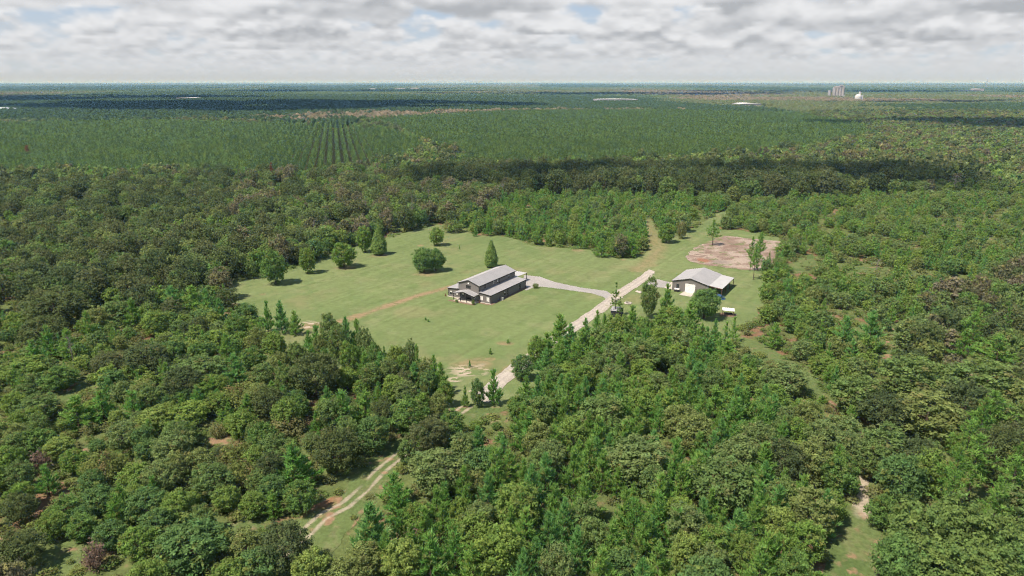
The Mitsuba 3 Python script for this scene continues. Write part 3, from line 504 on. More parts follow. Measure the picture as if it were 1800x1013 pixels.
CLEAR_LABELS = {
    'lane_grass': ('grass_track', 'grassy two-track with two white wheel ruts leading to the bottom of the picture', 'track'),
    'lane_right': ('grass_lane', 'short grassy lane with a sandy spot by the big round dark trees', 'track'),
    'lane_right2': ('grass_lane', 'narrow bright grass strip between the olive oaks and the scrub on the right', 'track'),
    'two_track2': ('grass_lane', 'grass path leaving the lawn right of the white-roofed stand', 'track'),
    'clear_a': ('clearing', 'bare earth and weeds in the bottom left corner', 'clearing'),
    'clear_b': ('clearing', 'small sloping grass gap beside the white dead snag', 'clearing'),
    'clear_c': ('clearing', 'dark green grass gap among shrubs at the left edge', 'clearing'),
    'clear_d': ('clearing', 'sunny grass gap left of the big oak by the two-track', 'clearing'),
    'clear_e': ('clearing', 'grassy glade touching the lower end of the two-track', 'clearing'),
    'clear_f': ('clearing', 'shaded grass strip below the dark woods at the far left', 'clearing'),
    'clear_g': ('clearing', 'small bright meadow, leftmost of the meadows in the left woods', 'clearing'),
    'clear_h': ('clearing', 'small bright meadow, second from left in the left woods', 'clearing'),
    'clear_i': ('clearing', 'small meadow with a bare brown bank in the left woods', 'clearing'),
    'clear_j': ('clearing', 'tiny bright glade at the foot of the pine plantation', 'clearing'),
    'clear_k': ('clearing', 'small glade in the woods above the row of lawn trees', 'clearing'),
    'clear_l': ('clearing', 'bare tan strip in the scrub right of the red earth pad', 'clearing'),
    'clear_m': ('clearing', 'light grass patch at the right end of the red earth pad', 'clearing'),
    'clear_n': ('clearing', 'reddish bare strip at the foot of the dark oaks', 'clearing'),
    'clear_o': ('clearing', 'glade with weeds below the brown dead pine', 'clearing'),
    'clear_p': ('clearing', 'bright glade between plantation and mixed woods', 'clearing'),
    'clear_q': ('clearing', 'weedy gap behind the trees at the lawn tip', 'clearing'),
}
for i, (k, (nm, lb, cat)) in enumerate(CLEAR_LABELS.items()):
    w = 0.5 if A[k].area < 400 else 1.0
    poly = rough_edge(AREAS[k], w, 60 + i, 0.8, 3.0)
    single(nm, sheet(poly, 0.05 if nm == 'clearing' else 0.06), 'rough_grass', lb, cat, kind='structure')
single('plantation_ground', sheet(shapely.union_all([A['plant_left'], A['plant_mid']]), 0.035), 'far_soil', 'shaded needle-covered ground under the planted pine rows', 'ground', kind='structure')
no_trees = shapely.union_all([A[k] for k in CLEAR_LABELS] + [A['lawn'], A['pad'], road_poly.buffer(1.5), A['drive']])

# ------------------------------------------------------------------ house
def siding(p, n, uv):
    s = fbm(p.x * 3, p.y * 3, p.z * 0.4, 2)
    return mi.Color3f(0.175, 0.168, 0.165) * (0.92 + 0.16 * s)


proc_matte('siding', siding)


def roofing(p, n, uv):
    s = fbm(p.x * 0.6, p.y * 0.6, p.z, 3)
    r = p.x * 0.53 + p.y * 0.85
    rib = smoothstep(0.36, 0.46, dr.abs(r / 0.9 - dr.floor(r / 0.9) - 0.5))
    return mi.Color3f(0.35, 0.352, 0.362) * (0.92 + 0.16 * s) * (1 - 0.10 * rib)


scene['roof_metal'] = {'type': 'twosided', 'bsdf': {'type': 'principled', 'base_color': mikit.proc(roofing), 'roughness': 0.55, 'metallic': 0.25, 'specular': 0.4}}


def roofing_light(p, n, uv):
    s = fbm(p.x * 0.6, p.y * 0.6, p.z, 3)
    return mi.Color3f(0.44, 0.445, 0.45) * (0.9 + 0.2 * s)


scene['roof_light'] = {'type': 'twosided', 'bsdf': {'type': 'principled', 'base_color': mikit.proc(roofing_light), 'roughness': 0.5, 'metallic': 0.2, 'specular': 0.4}}
matte('black_trim', 0.025, 0.025, 0.028)
matte('white_paint', 0.80, 0.80, 0.79)
matte('blind_white', 0.62, 0.62, 0.62)
matte('concrete', 0.46, 0.43, 0.38)
matte('mulch', 0.20, 0.148, 0.108)
matte('rust_steel', 0.16, 0.085, 0.06)
matte('dark_metal', 0.04, 0.04, 0.042)
gloss('dark_glass', (0.03, 0.035, 0.04), 0.08, 0.0, 0.6)
gloss('grey_metal', (0.6, 0.6, 0.6), 0.5, 0.2)
gloss('rubber', (0.03, 0.03, 0.03), 0.7)
gloss('blue_paint', (0.045, 0.10, 0.19), 0.4)
gloss('red_paint', (0.35, 0.05, 0.04), 0.4)
matte('stone', 0.42, 0.39, 0.35)
matte('ash', 0.10, 0.095, 0.09)

HF = Frame(-21.66, 225.37, -31.8)
HW, HL = 17.2, 22.6
U0, U1 = 4.45, 12.65          # the tall middle
E_LOW, E_IN, EAVE, RIDGE = 2.95, 3.35, 5.55, 6.95
UM = (U0 + U1) / 2
house = thing('house', 'two-storey charcoal metal-sided house with low wings, grey roofs and a front porch', 'house')
part(house, 'main_wall', HF.put(prism([(U0, 0), (U1, 0), (U1, EAVE), (UM, RIDGE), (U0, EAVE)], 0, HL)), 'siding')
part(house, 'wing_wall', HF.put(prism([(0, 0), (U0 - .003, 0), (U0 - .003, E_IN), (0, E_LOW)], 0.02, HL - .02)), 'siding')
part(house, 'wing_wall', HF.put(prism([(U1 + .003, 0), (HW, 0), (HW, E_LOW), (U1 + .003, E_IN)], 0.02, HL - .02)), 'siding')


def slab(u0, z0, u1, z1, v0, v1, t=0.10):
    return prism([(u0, z0), (u1, z1), (u1, z1 + t), (u0, z0 + t)], v0, v1)


sl = (RIDGE - EAVE) / (UM - U0)
part(house, 'main_roof', HF.put(join(slab(U0 - .35, EAVE - .35 * sl + .01, UM, RIDGE + .01, -.3, HL + .3), slab(UM, RIDGE + .01, U1 + .35, EAVE - .35 * sl + .01, -.3, HL + .3))), 'roof_metal')
part(house, 'ridge_cap', HF.put(prism([(UM - .2, RIDGE + .06), (UM, RIDGE + .125), (UM + .2, RIDGE + .06), (UM, RIDGE + .16)], -.32, HL + .32)), 'roof_metal')
ws = (E_IN - E_LOW) / U0
part(house, 'wing_roof', HF.put(slab(-.3, E_LOW - .3 * ws + .01, U0 - .01, E_IN + .01, -.25, HL + .25)), 'roof_metal')
part(house, 'wing_roof', HF.put(slab(U1 + .01, E_IN + .01, HW + .3, E_LOW - .3 * ws + .01, -.25, HL + .25)), 'roof_metal')
# black fascia and corner trims
fas = [slab(U0 - .37, EAVE - .37 * sl - .17, UM, RIDGE - .16, -.33, -.28, .17), slab(UM, RIDGE - .16, U1 + .37, EAVE - .37 * sl - .17, -.33, -.28, .17),
       slab(-.32, E_LOW - .18, U0 - .02, E_IN - .15, -.28, -.23, .16), slab(U1 + .02, E_IN - .15, HW + .32, E_LOW - .18, -.28, -.23, .16)]
part(house, 'fascia', HF.put(join(*fas)), 'black_trim')
part(house, 'gutter', HF.put(join(box(U1 + .34, U1 + .46, -.3, HL + .3, EAVE - .34, EAVE - .2), box(HW + .29, HW + .42, -.25, HL + .25, E_LOW - .15, E_LOW - .02),
                                  box(U0 - .46, U0 - .34, -.3, HL + .3, EAVE - .34, EAVE - .2), box(-.42, -.29, -.25, HL + .25, E_LOW - .15, E_LOW - .02))), 'black_trim')
for u, zt in ((0, E_LOW), (U0, EAVE), (U1, EAVE), (HW, E_LOW)):
    part(house, 'corner_trim', HF.put(box(u - .07, u + .07, -.04, .10, 0.0, zt - .05)), 'black_trim')
part(house, 'corner_trim', HF.put(box(U1 - .03, U1 + .03, HL - .07, HL + .03, E_IN + .15, EAVE - .1)), 'black_trim')
for v in (10.6,):
    part(house, 'downspout', HF.put(box(HW + .01, HW + .13, v - .07, v + .07, 0, E_LOW - .1)), 'black_trim')
part(house, 'downspout', HF.put(box(HW + .01, HW + .13, HL - .3, HL - .15, 0, E_LOW - .1)), 'black_trim')
part(house, 'downspout', HF.put(box(U1 + .02, U1 + .14, 12.2, 12.34, E_IN + .12, EAVE - .2)), 'black_trim')


def window(parent, fr, u, z, w, h, v=0.0, side=None, blind=0.0, white=False):
    """window on the front face (side None) or on the wall at u = side, with frame, pane and blind"""
    fm = 'white_paint' if white else 'black_trim'
    def bx(a0, a1, d0, d1, z0, z1):
        return fr.put(box(a0, a1, -d1, -d0, z0, z1)) if side is None else fr.put(box(side + d0, side + d1, a0, a1, z0, z1))
    t = 0.07
    k = part(parent, 'window', join(bx(u - w / 2 - t, u - w / 2, -.02, .05, z - t, z + h + t), bx(u + w / 2, u + w / 2 + t, -.02, .05, z - t, z + h + t),
                                    bx(u - w / 2, u + w / 2, -.02, .05, z + h, z + h + t), bx(u - w / 2, u + w / 2, -.02, .05, z - t, z),
                                    bx(u - w / 2, u + w / 2, .012, .04, z + h / 2 - .03, z + h / 2 + .03)), fm)
    scene[k + '__pane'] = mikit.ply(bx(u - w / 2 + .002, u + w / 2 - .002, -.01, .008, z + .002, z + h - .002), 'dark_glass')
    if blind:
        scene[k + '__blind'] = mikit.ply(bx(u - w / 2 + .004, u + w / 2 - .004, .009, .0115, z + h * (1 - blind), z + h - .003), 'blind_white')
    return k


window(house, HF, 1.2, 0.95, .85, 1.1, blind=.5)
window(house, HF, 3.6, 0.95, .85, 1.1, blind=.95)
window(house, HF, 13.75, 0.85, .85, 1.2, blind=.97, white=True)
window(house, HF, 16.2, 0.75, .8, 1.2, blind=.97, white=True)
for k in range(2):
    window(house, HF, UM + (-.46 + .92 * k) - .15, 4.05, .8, .95)
for v, z, b in ((3.6, 3.95, .0), (8.9, 3.95, .9), (11.3, 3.95, .9), (18.6, 4.0, .5)):
    window(house, HF, v, z, .7, 1.1, side=U1, blind=b)
window(house, HF, 8.7, 0.9, .8, 1.1, side=HW, blind=.4)
window(house, HF, 18.6, 0.5, .9, 1.5, side=HW)
part(house, 'gable_lamp', HF.put(trimesh.creation.cylinder(.24, .08, sections=20, transform=trimesh.transformations.translation_matrix([UM - .1, -.05, 5.75]) @ trimesh.transformations.rotation_matrix(math.pi / 2, [1, 0, 0]))), 'white_paint')
# porch
PD = 3.0
part(house, 'porch_slab', HF.put(box(U0 - .2, U1 - .02, -PD - .3, -.02, .0, .16)), 'concrete')
pe, prz = 2.62, 3.62
part(house, 'porch_roof', HF.put(join(slab(U0 - .1, pe, UM, prz, -PD - .3, -.035, .09), slab(UM, prz, U1 + .1, pe, -PD - .3, -.035, .09))), 'roof_metal')
part(house, 'porch_fascia', HF.put(join(slab(U0 - .12, pe - .2, UM, prz - .2, -PD - .34, -PD - .29, .2), slab(UM, prz - .2, U1 + .12, pe - .2, -PD - .34, -PD - .29, .2))), 'black_trim')
for u in (U0 + .05, UM - 1.2, UM + 1.2, U1 - .15):
    part(house, 'porch_post', HF.put(box(u - .08, u + .08, -PD - .15, -PD + .01, .16, pe + (0.05 if abs(u - UM) > 2 else .62))), 'black_trim')
dk = part(house, 'front_door', HF.put(box(UM - .9, UM + .9, -.06, -.005, .17, 2.3)), 'dark_metal')
for s in (-1, 1):
    scene[f'{dk}__pane' + ('' if s < 0 else '_001')] = mikit.ply(HF.put(box(UM + .45 * s - .3, UM + .45 * s + .3, -.066, -.058, .9, 2.15)), 'dark_glass')
window(house, HF, UM - 2.4, 0.9, .8, 1.2, blind=.6)
window(house, HF, UM + 2.2, 0.9, .8, 1.2, blind=.6, white=True)
part(house, 'footing', HF.put(box(-.3, U0 - .25, -.55, -.045, -.02, .10)), 'concrete')
part(house, 'footing', HF.put(box(U1 + .05, HW + .3, -.5, -.045, -.02, .10)), 'concrete')
# carport behind
cm = box(U0 - .2, U1 + .25, HL + .31, HL + 8.2, 0, .09)
cv = np.array(cm.vertices)
cv[:, 2] += 3.05 - (cv[:, 1] - HL) * .03
part(house, 'carport_roof', HF.put(trimesh.Trimesh(cv, cm.faces, process=False)), 'roof_light')
for u in (U0, UM, U1 + .1):
    part(house, 'carport_post', HF.put(box(u - .09, u + .09, HL + 7.9, HL + 8.08, 0, 2.60)), 'black_trim')
part(house, 'carport_beam', HF.put(box(U0 - .1, U1 + .2, HL + 7.92, HL + 8.06, 2.6, 2.79)), 'black_trim')

single('mulch_bed', HF.put(join(box(HW + .12, HW + 1.1, -1.0, HL + .2, 0.0, .075), box(U1 + .1, HW + .12, -1.4, -.52, 0.0, .075))), 'mulch', 'strip of reddish mulch along the shaded side wall of the house', 'ground', kind='structure')
single('mulch_bed', HF.put(box(U0 - 1.6, U1 + .8, -PD - 1.4, -PD - .31, 0.0, .07)), 'mulch', 'mulch bed before the porch slab of the house', 'ground', kind='structure')
ac = thing('air_conditioner', 'pale grey air conditioner standing against the dark side wall of the house', 'air conditioner')
part(ac, 'case', HF.put(box(HW + .45, HW + 1.25, 5.2, 6.0, .12, 1.0)), 'grey_metal')
part(ac, 'base', HF.put(box(HW + .38, HW + 1.32, 5.13, 6.07, .0, .12)), 'concrete')
part(ac, 'fan_guard', HF.put(trimesh.creation.cylinder(.33, .05, sections=20, transform=trimesh.transformations.translation_matrix([HW + .85, 5.6, 1.022]))), 'dark_metal')
part(ac, 'louver_panel', HF.put(join(*[box(HW + .5, HW + 1.2, 5.17, 5.199, .22 + .11 * k, .27 + .11 * k) for k in range(7)])), 'dark_metal')


def lamp_post(u, v, h, label):
    p = HF.at(u, v)
    t = thing('planter_post', label, 'planter')
    part(t, 'base', trimesh.creation.cylinder(.2, .5, sections=12, transform=trimesh.transformations.translation_matrix([p[0], p[1], .25])), 'rust_steel')
    v_, f_ = tube([[p[0], p[1], .5], [p[0], p[1], h]], [.1, .07])
    part(t, 'stem', (v_, f_), 'rust_steel')


lamp_post(-.55, -.9, 1.1, 'short rust-brown post at the far left front corner of the house')
lamp_post(U1 + .9, -1.2, 1.2, 'short rust-brown post beside the porch at the right front of the house')

# ------------------------------------------------------------------ shop
SF = Frame(56.05, 232.3, -31.0)
SW, SL, SE, SR = 12.7, 16.3, 3.5, 5.15
SM = SW / 2
shop = thing('workshop', 'grey metal workshop with white roll-up door and an open lean-to on its right', 'workshop')
part(shop, 'wall', SF.put(prism([(0, 0), (SW, 0), (SW, SE), (SM, SR), (0, SE)], 0, SL)), 'siding')
ss = (SR - SE) / SM
part(shop, 'roof', SF.put(join(slab(-.3, SE - .3 * ss + .01, SM, SR + .01, -.3, SL + .3), slab(SM, SR + .01, SW + .05, SE - .05 * ss + .01, -.3, SL + .3))), 'roof_metal')
part(shop, 'fascia', SF.put(join(slab(-.32, SE - .32 * ss - .17, SM, SR - .16, -.33, -.28, .17), slab(SM, SR - .16, SW + .06, SE - .2, -.33, -.28, .17))), 'black_trim')
part(shop, 'gutter', SF.put(box(-.42, -.29, -.3, SL + .3, SE - .3, SE - .16)), 'black_trim')
rd = part(shop, 'roll_up_door', SF.put(join(*[box(4.75, 8.0, -.06, -.01, .02 + .42 * k, .42 + .42 * k - .015) for k in range(7)])), 'white_paint')
scene[rd + '__frame'] = mikit.ply(SF.put(join(box(4.63, 4.75, -.07, -.005, 0, 3.1), box(8.0, 8.12, -.07, -.005, 0, 3.1), box(4.75, 8.0, -.07, -.005, 2.97, 3.1))), 'white_paint')
window(shop, SF, 2.0, 1.25, .75, 1.2)
LW = 4.6
lm = box(SW + .06, SW + LW, .1, SL - .1, 0, .08)
lv = np.array(lm.vertices)
lv[:, 2] += SE - .02 - (lv[:, 0] - SW) * .11
part(shop, 'lean_to_roof', SF.put(trimesh.Trimesh(lv, lm.faces, process=False)), 'roof_light')
le = SE - .02 - LW * .11
part(shop, 'lean_to_beam', SF.put(join(box(SW + LW - .22, SW + LW - .06, .15, SL - .15, le - .2, le + .0), slab(SW + .06, SE - .22, SW + LW, le - .2, .1, .2, .19), slab(SW + .06, SE - .22, SW + LW, le - .2, SL - .2, SL - .1, .19))), 'rust_steel')
for v in (.3, 5.5, 10.7, SL - .3):
    part(shop, 'lean_to_post', SF.put(box(SW + LW - .24, SW + LW - .06, v - .09, v + .09, 0, le - .2)), 'rust_steel')
single('concrete_apron', sheet(shapely.Polygon([SF.at(4.3, -.02), SF.at(8.3, -.02), SF.at(8.1, -4.6), SF.at(3.9, -4.4)]), .09), 'concrete', 'pale concrete apron in front of the white roll-up door', 'pavement', kind='structure')
single('concrete_slab', sheet(shapely.Polygon([SF.at(-.05, .5), SF.at(-.05, 10.0), SF.at(-3.4, 9.6), SF.at(-3.2, 1.0)]), .09), 'concrete', 'white concrete slab along the left wall of the workshop', 'pavement', kind='structure')
single('gravel_patch', sheet(rough_edge([SF.at(-3.3, .8), SF.at(-3.5, 9), SF.at(-10, 10.5), SF.at(-11, 3), SF.at(-7, 0)], .7, 77, .8, 2), .075), 'drive_gravel', 'grey gravel patch left of the workshop slab', 'ground', kind='structure')

# utility cart with white lid by the shop wall
wc = thing('utility_cart', 'small dark cart with a white lid parked by the workshop window', 'cart')
part(wc, 'tub', SF.put(box(1.3, 2.8, -1.5, -.6, .28, .75)), 'dark_metal')
part(wc, 'lid', SF.put(box(1.2, 2.9, -1.1, -.5, .75, 1.15)), 'white_paint')
for u in (1.5, 2.6):
    for v in (-1.45, -.6):
        part(wc, 'wheel', SF.put(trimesh.creation.cylinder(.28, .16, sections=14, transform=trimesh.transformations.translation_matrix([u, v, .28]) @ trimesh.transformations.rotation_matrix(math.pi / 2, [1, 0, 0]))), 'rubber')

# blue compact tractor half under the lean-to
TF = Frame(69.3, 223.6, -62)
tr = thing('tractor', 'small blue tractor with front loader parked at the lean-to front post', 'tractor')
part(tr, 'hood', TF.put(box(.6, 2.1, -.38, .38, .65, 1.35)), 'blue_paint')
part(tr, 'fender', TF.put(join(box(-.75, .3, -.85, -.5, 1.0, 1.12), box(-.75, .3, .5, .85, 1.0, 1.12))), 'blue_paint')
part(tr, 'seat', TF.put(join(box(-.35, .15, -.25, .25, .9, 1.05), box(-.42, -.3, -.25, .25, 1.05, 1.5))), 'rubber')
part(tr, 'roll_bar', TF.put(join(box(-.6, -.52, -.5, -.42, .9, 2.2), box(-.6, -.52, .42, .5, .9, 2.2), box(-.6, -.52, -.42, .42, 2.12, 2.2))), 'dark_metal')
part(tr, 'loader_arm', TF.put(join(box(.5, 2.7, -.6, -.5, .85, 1.0), box(.5, 2.7, .5, .6, .85, 1.0))), 'blue_paint')
part(tr, 'bucket', TF.put(join(box(2.7, 3.3, -.8, .8, .12, .2), box(2.65, 2.75, -.8, .8, .2, .75), box(2.75, 3.25, -.8, -.74, .2, .6), box(2.75, 3.25, .74, .8, .2, .6))), 'blue_paint')
part(tr, 'chassis', TF.put(box(-.7, 1.9, -.22, .22, .42, .66)), 'dark_metal')
for (u, r, w) in ((-.25, .62, .34), (1.6, .38, .24)):
    for s in (-1, 1):
        part(tr, 'wheel', TF.put(trimesh.creation.cylinder(r, w, sections=18, transform=trimesh.transformations.translation_matrix([u, s * .66, r]) @ trimesh.transformations.rotation_matrix(math.pi / 2, [1, 0, 0]))), 'rubber')

# white-roofed stand
WF = Frame(65.7, 204.6, -14.0)
st = thing('picnic_shelter', 'low shelter with a flat white roof standing on the grass before the workshop', 'shelter')
rm = box(-.1, 3.5, -.2, 2.1, 0, .07)
rv = np.array(rm.vertices)
rv[:, 2] += 1.75 - (rv[:, 1]) * -.10
part(st, 'roof', WF.put(trimesh.Trimesh(rv, rm.faces, process=False)), 'white_paint')
for u in (.1, 3.3):
    for v in (0, 1.9):
        part(st, 'post', WF.put(box(u - .05, u + .05, v - .05, v + .05, 0, 1.74 + v * .1)), 'rust_steel')
part(st, 'table', WF.put(box(.5, 2.9, .4, 1.5, .62, .72)), 'dark_metal')
part(st, 'crossbar', WF.put(join(box(.15, 3.25, -.03, .03, .25, .33), box(.15, 3.25, 1.87, 1.93, .25, .33))), 'rust_steel')
single('soil_patch', sheet(rough_edge([WF.at(-.7, -.8), WF.at(4.1, -.8), WF.at(4.3, 2.6), WF.at(-.8, 2.6)], .5, 78, .5, 1.0), .07), 'mulch', 'worn brown earth under the white-roofed shelter', 'ground', kind='structure')

# small black shed
BF = Frame(30.6, 203.4, -20.0)
sh = thing('shed', 'small black three-sided shed with a grey pitched roof beside the gravel road', 'shed')
part(sh, 'wall', BF.put(join(box(0, 3.4, 0, .08, 0, 2.1), box(0, .08, .08, 2.6, 0, 2.3), box(0, 3.4, 2.6, 2.68, 0, 2.5))), 'dark_metal')
rm = box(-.15, 2.7, -.15, 2.85, 0, .06)
rv = np.array(rm.vertices)
rv[:, 2] += 2.12 + rv[:, 1] * .16
part(sh, 'roof', BF.put(trimesh.Trimesh(rv, rm.faces, process=False)), 'roof_metal')
part(sh, 'door', BF.put(box(3.35, 3.42, .1, 2.55, .05, 2.75)), 'dark_metal')
# fire ring
fp = thing('fire_pit', 'ring of pale stones with ashes on the grass left of the olive trees', 'fire pit')
FX, FY = 38.2, 216.8
for k in range(11):
    a = k * 2 * math.pi / 11
    s = trimesh.creation.icosphere(1, .34)
    s.vertices *= np.array([1, .85, .7]) * (0.85 + .3 * ((k * 37) % 10) / 10)
    s.vertices += [FX + 1.0 * math.cos(a), FY + 1.0 * math.sin(a), .18]
    part(fp, 'stone', s, 'stone', smooth=True)
part(fp, 'ashes', trimesh.creation.cylinder(.8, .10, sections=20, transform=trimesh.transformations.translation_matrix([FX, FY, .08])), 'ash')
for nm, x, y, r, lb in (('stone_heap', 37.0, 223.0, .5, 'single pale rock on the grass right of the gravel road'), ('stone_heap', 44.2, 229.5, .8, 'pale stones by the gravel road near the olive tree')):
    ms = []
    for k in range(4):
        s = trimesh.creation.icosphere(1, r * (1 - .15 * k))
        s.vertices *= np.array([1.2, .9, .5])
        s.vertices += [x + r * math.cos(k * 2.4) * (k > 0), y + r * math.sin(k * 2.4) * (k > 0), .12]
        ms.append(s)
    single('rock' if nm == 'x' else 'boulder', join(*ms[:1]) if r < .6 else join(*ms), 'stone', lb, 'rock', smooth=True)

# ------------------------------------------------------------------ trees
scene['foliage'] = {'type': 'principledthin', 'base_color': {'type': 'mesh_attribute', 'name': 'vertex_color'}, 'roughness': .55, 'spec_trans': 0.0, 'diff_trans': 1.0, 'eta': 1.4}
LEAF = np.array([3.05, 2.84, 2.48])      # thin leaves: this much of the base colour is shared between reflection and transmission


def tris(c, n, size, rng, slim=1.0):
    """one triangle per centre c with normal n"""
    n = n / (np.linalg.norm(n, axis=1, keepdims=True) + 1e-9)
    r = rng.normal(size=n.shape)
    a = np.cross(n, r)
    a /= np.linalg.norm(a, axis=1, keepdims=True) + 1e-9
    b = np.cross(n, a)
    s = np.broadcast_to(np.asarray(size, float), (len(c),))[:, None] * rng.uniform(.75, 1.25, (len(c), 1))
    v = np.stack([c + a * s * .75, c - a * s * .45 + b * s * .55 * slim, c - a * s * .45 - b * s * .55 * slim], 1)
    return v.reshape(-1, 3)


def soup(v, col):
    f = np.arange(len(v)).reshape(-1, 3)
    return v, f, np.repeat(col, 3, 0)


def merge(*ms):
    at, V, F, C = 0, [], [], []
    for v, f, c in ms:
        V.append(v); F.append(f + at); C.append(c); at += len(v)
    return np.vstack(V), np.vstack(F), np.vstack(C)


def shade_set(base, k, rng, spread=.16, hue=.06):
    """k leaf colours scattered about the base colour of a species"""
    base = np.asarray(base)
    base = base * LEAF
    m = 1 + rng.normal(size=(k, 1)) * spread
    h = rng.normal(size=(k, 1)) * hue
    return np.clip(base * m * np.concatenate([1 + h, 1 + h * .15, 1 - h * .2], 1), .008, .5)


BARK = np.array([.16, .125, .10])


def stick(p, r, col=BARK, sides=5):
    v, f = tube(p, r, sides)
    return v, f, np.tile(col, (len(v), 1))


def crown_round(seed, n_clump, n_leaf, size, base, h=10., w=8., z0=.12, fill=1.0, flat=.5, smooth=1.0, tint=None, stick_n=6):
    """broad-leaved crown: lumps of leaves over an uneven ellipsoid, on a trunk with limbs"""
    rng = np.random.default_rng(seed)
    zc, rz, rx = h * (z0 + (1 - z0) * .5), h * (1 - z0) * .5, w / 2
    # golden-angle spread of the lumps over the crown's outside with jitter
    k = np.arange(n_clump) + .5
    ph = k * 2.39996 + rng.uniform(0, 6)
    ct = 1 - 1.82 * k / n_clump
    st = np.sqrt(np.maximum(0, 1 - ct * ct))
    d = np.stack([st * np.cos(ph), st * np.sin(ph), ct], 1) + rng.normal(size=(n_clump, 3)) * .16
    d /= np.linalg.norm(d, axis=1, keepdims=True)
    lump = .62 + .38 * meshkit.noise(d * 1.7 + seed * 3.1, seed)
    rad = rng.uniform(.60, 1.0, n_clump) * (lump * (1.25 - .25 * smooth) + .12)
    taper = 1 - .25 * np.clip(-d[:, 2], 0, 1)
    c = d * rad[:, None] * np.array([rx, rx, rz]) * np.stack([taper, taper, np.ones(n_clump)], 1)
    c[:, 2] += zc
    cr = rx * rng.uniform(.16, .34, n_clump) * math.sqrt(110 / max(n_clump, 40)) * (1 if n_clump > 60 else 1.1)
    tone = shade_set(base, n_clump, rng, .13, .045)
    if tint is not None:
        m = rng.random(n_clump) < tint[1]
        tone[m] = shade_set(tint[0], m.sum(), rng, .15, .08)
    i = np.repeat(np.arange(n_clump), n_leaf)
    e = rng.normal(size=(len(i), 3))
    e += d[i] * .55 + [0, 0, .25]
    e /= np.linalg.norm(e, axis=1, keepdims=True)
    p = c[i] + e * (cr[i] * rng.uniform(.25, 1.2, len(i)) * (1 + .35 * rng.normal(size=len(i)) * (rng.random(len(i)) < .3)))[:, None] * [1, 1, .8]
    nn = e * 1.0 + rng.normal(size=e.shape) * flat + [0, 0, .35]
    p[:, 2] = np.maximum(p[:, 2], .15)
    col = tone[i] * (1 + rng.normal(size=(len(i), 1)) * .13)
    leaves = soup(tris(p, nn, size, rng), np.clip(col, .006, .5))
    sticks = [stick([[0, 0, -.2], [.1, .05, h * .3], [0, .1, h * .72]], [w * .03 + .06, w * .022 + .03, .05])]
    for q in range(stick_n):
        t = c[rng.integers(n_clump)]
        b = np.array([.05, .05, h * rng.uniform(.18, .45)])
        sticks.append(stick([b, (b + t) / 2 + [0, 0, .3], t], [w * .014 + .03, w * .009 + .02, .02], sides=4))
    return leaves, merge(*sticks)


def crown_pine(seed, n_whorl, n_branch, n_tuft, blades, bl, bw, base, h=9., w=4.6, z0=.12, lean=.36, bare=0., up=.55):
    """young pine: whorls of rising branches with brushes of needles"""
    rng = np.random.default_rng(seed)
    C, D, B = [], [], []
    for i in range(n_whorl):
        t = (i + rng.uniform(-.3, .3)) / (n_whorl - 1)
        t = min(max(t, 0), 1)
        z = h * (z0 + (1 - z0) * t) * .97
        L = (w / 2) * (1 - t) ** .55 * (0.62 + .38 * math.sin(math.pi * min(1, t * 1.3 + .2))) * rng.uniform(.8, 1.15) + .25
        nb = max(2, int(round(n_branch * (1 - .45 * t))))
        a0 = rng.uniform(0, 6.28)
        for b in range(nb):
            if rng.random() < bare: continue
            a = a0 + b * 6.283 / nb + rng.normal() * .25
            l = L * rng.choice([.55, .8, 1.0, 1.2]) * rng.uniform(.85, 1.1)
            rise = math.radians(12 + 46 * t + rng.normal() * 8)
            d = np.array([math.cos(a) * math.cos(rise), math.sin(a) * math.cos(rise), math.sin(rise)])
            o = np.array([0, 0, min(z + rng.normal() * h * .035, h * .97) - .25 * l])
            B.append((o, o + d * l))
            nt = max(1, int(round(n_tuft * (l / (w / 2)) + .3)))
            for s in np.linspace(.42, 1.0, nt):
                C.append(o + d * l * s + rng.normal(size=3) * .10 + [0, 0, .12 * s * l])
                D.append(d * .5 + [0, 0, up * 1.3] + rng.normal(size=3) * .18)
    for s in range(3):
        C.append(np.array([0, 0, h * (.97 + .012 * s)])); D.append(np.array([0, 0, 1.]))
    C, D = np.array(C), np.array(D)
    i = np.repeat(np.arange(len(C)), blades)
    dd = D[i] / np.linalg.norm(D[i], axis=1, keepdims=True) + rng.normal(size=(len(i), 3)) * lean
    dd /= np.linalg.norm(dd, axis=1, keepdims=True)
    side = np.cross(dd, rng.normal(size=dd.shape))
    side /= np.linalg.norm(side, axis=1, keepdims=True) + 1e-9
    L = bl * rng.uniform(.7, 1.25, (len(i), 1))
    o = C[i]
    v = np.stack([o + dd * L, o - dd * L * .15 + side * bw / 2, o - dd * L * .15 - side * bw / 2], 1).reshape(-1, 3)
    v[:, 2] = np.maximum(v[:, 2], .1)
    tone = shade_set(base, len(C), rng, .14, .06)
    old = rng.random(len(C)) < .10
    tone[old] = shade_set((.085, .11, .04), old.sum(), rng)
    leaves = soup(v, np.clip(tone[i] * (1 + rng.normal(size=(len(i), 1)) * .14), .006, .5))
    st = [stick([[0, 0, -.2], [.04, 0, h * .5], [0, 0, h * .97]], [.05 + h * .011, .03 + h * .007, .02])]
    if blades >= 5:
        for o, e in B[::2]:
            st.append(stick([o, e], [.035, .015], sides=3))
    return leaves, merge(*st)


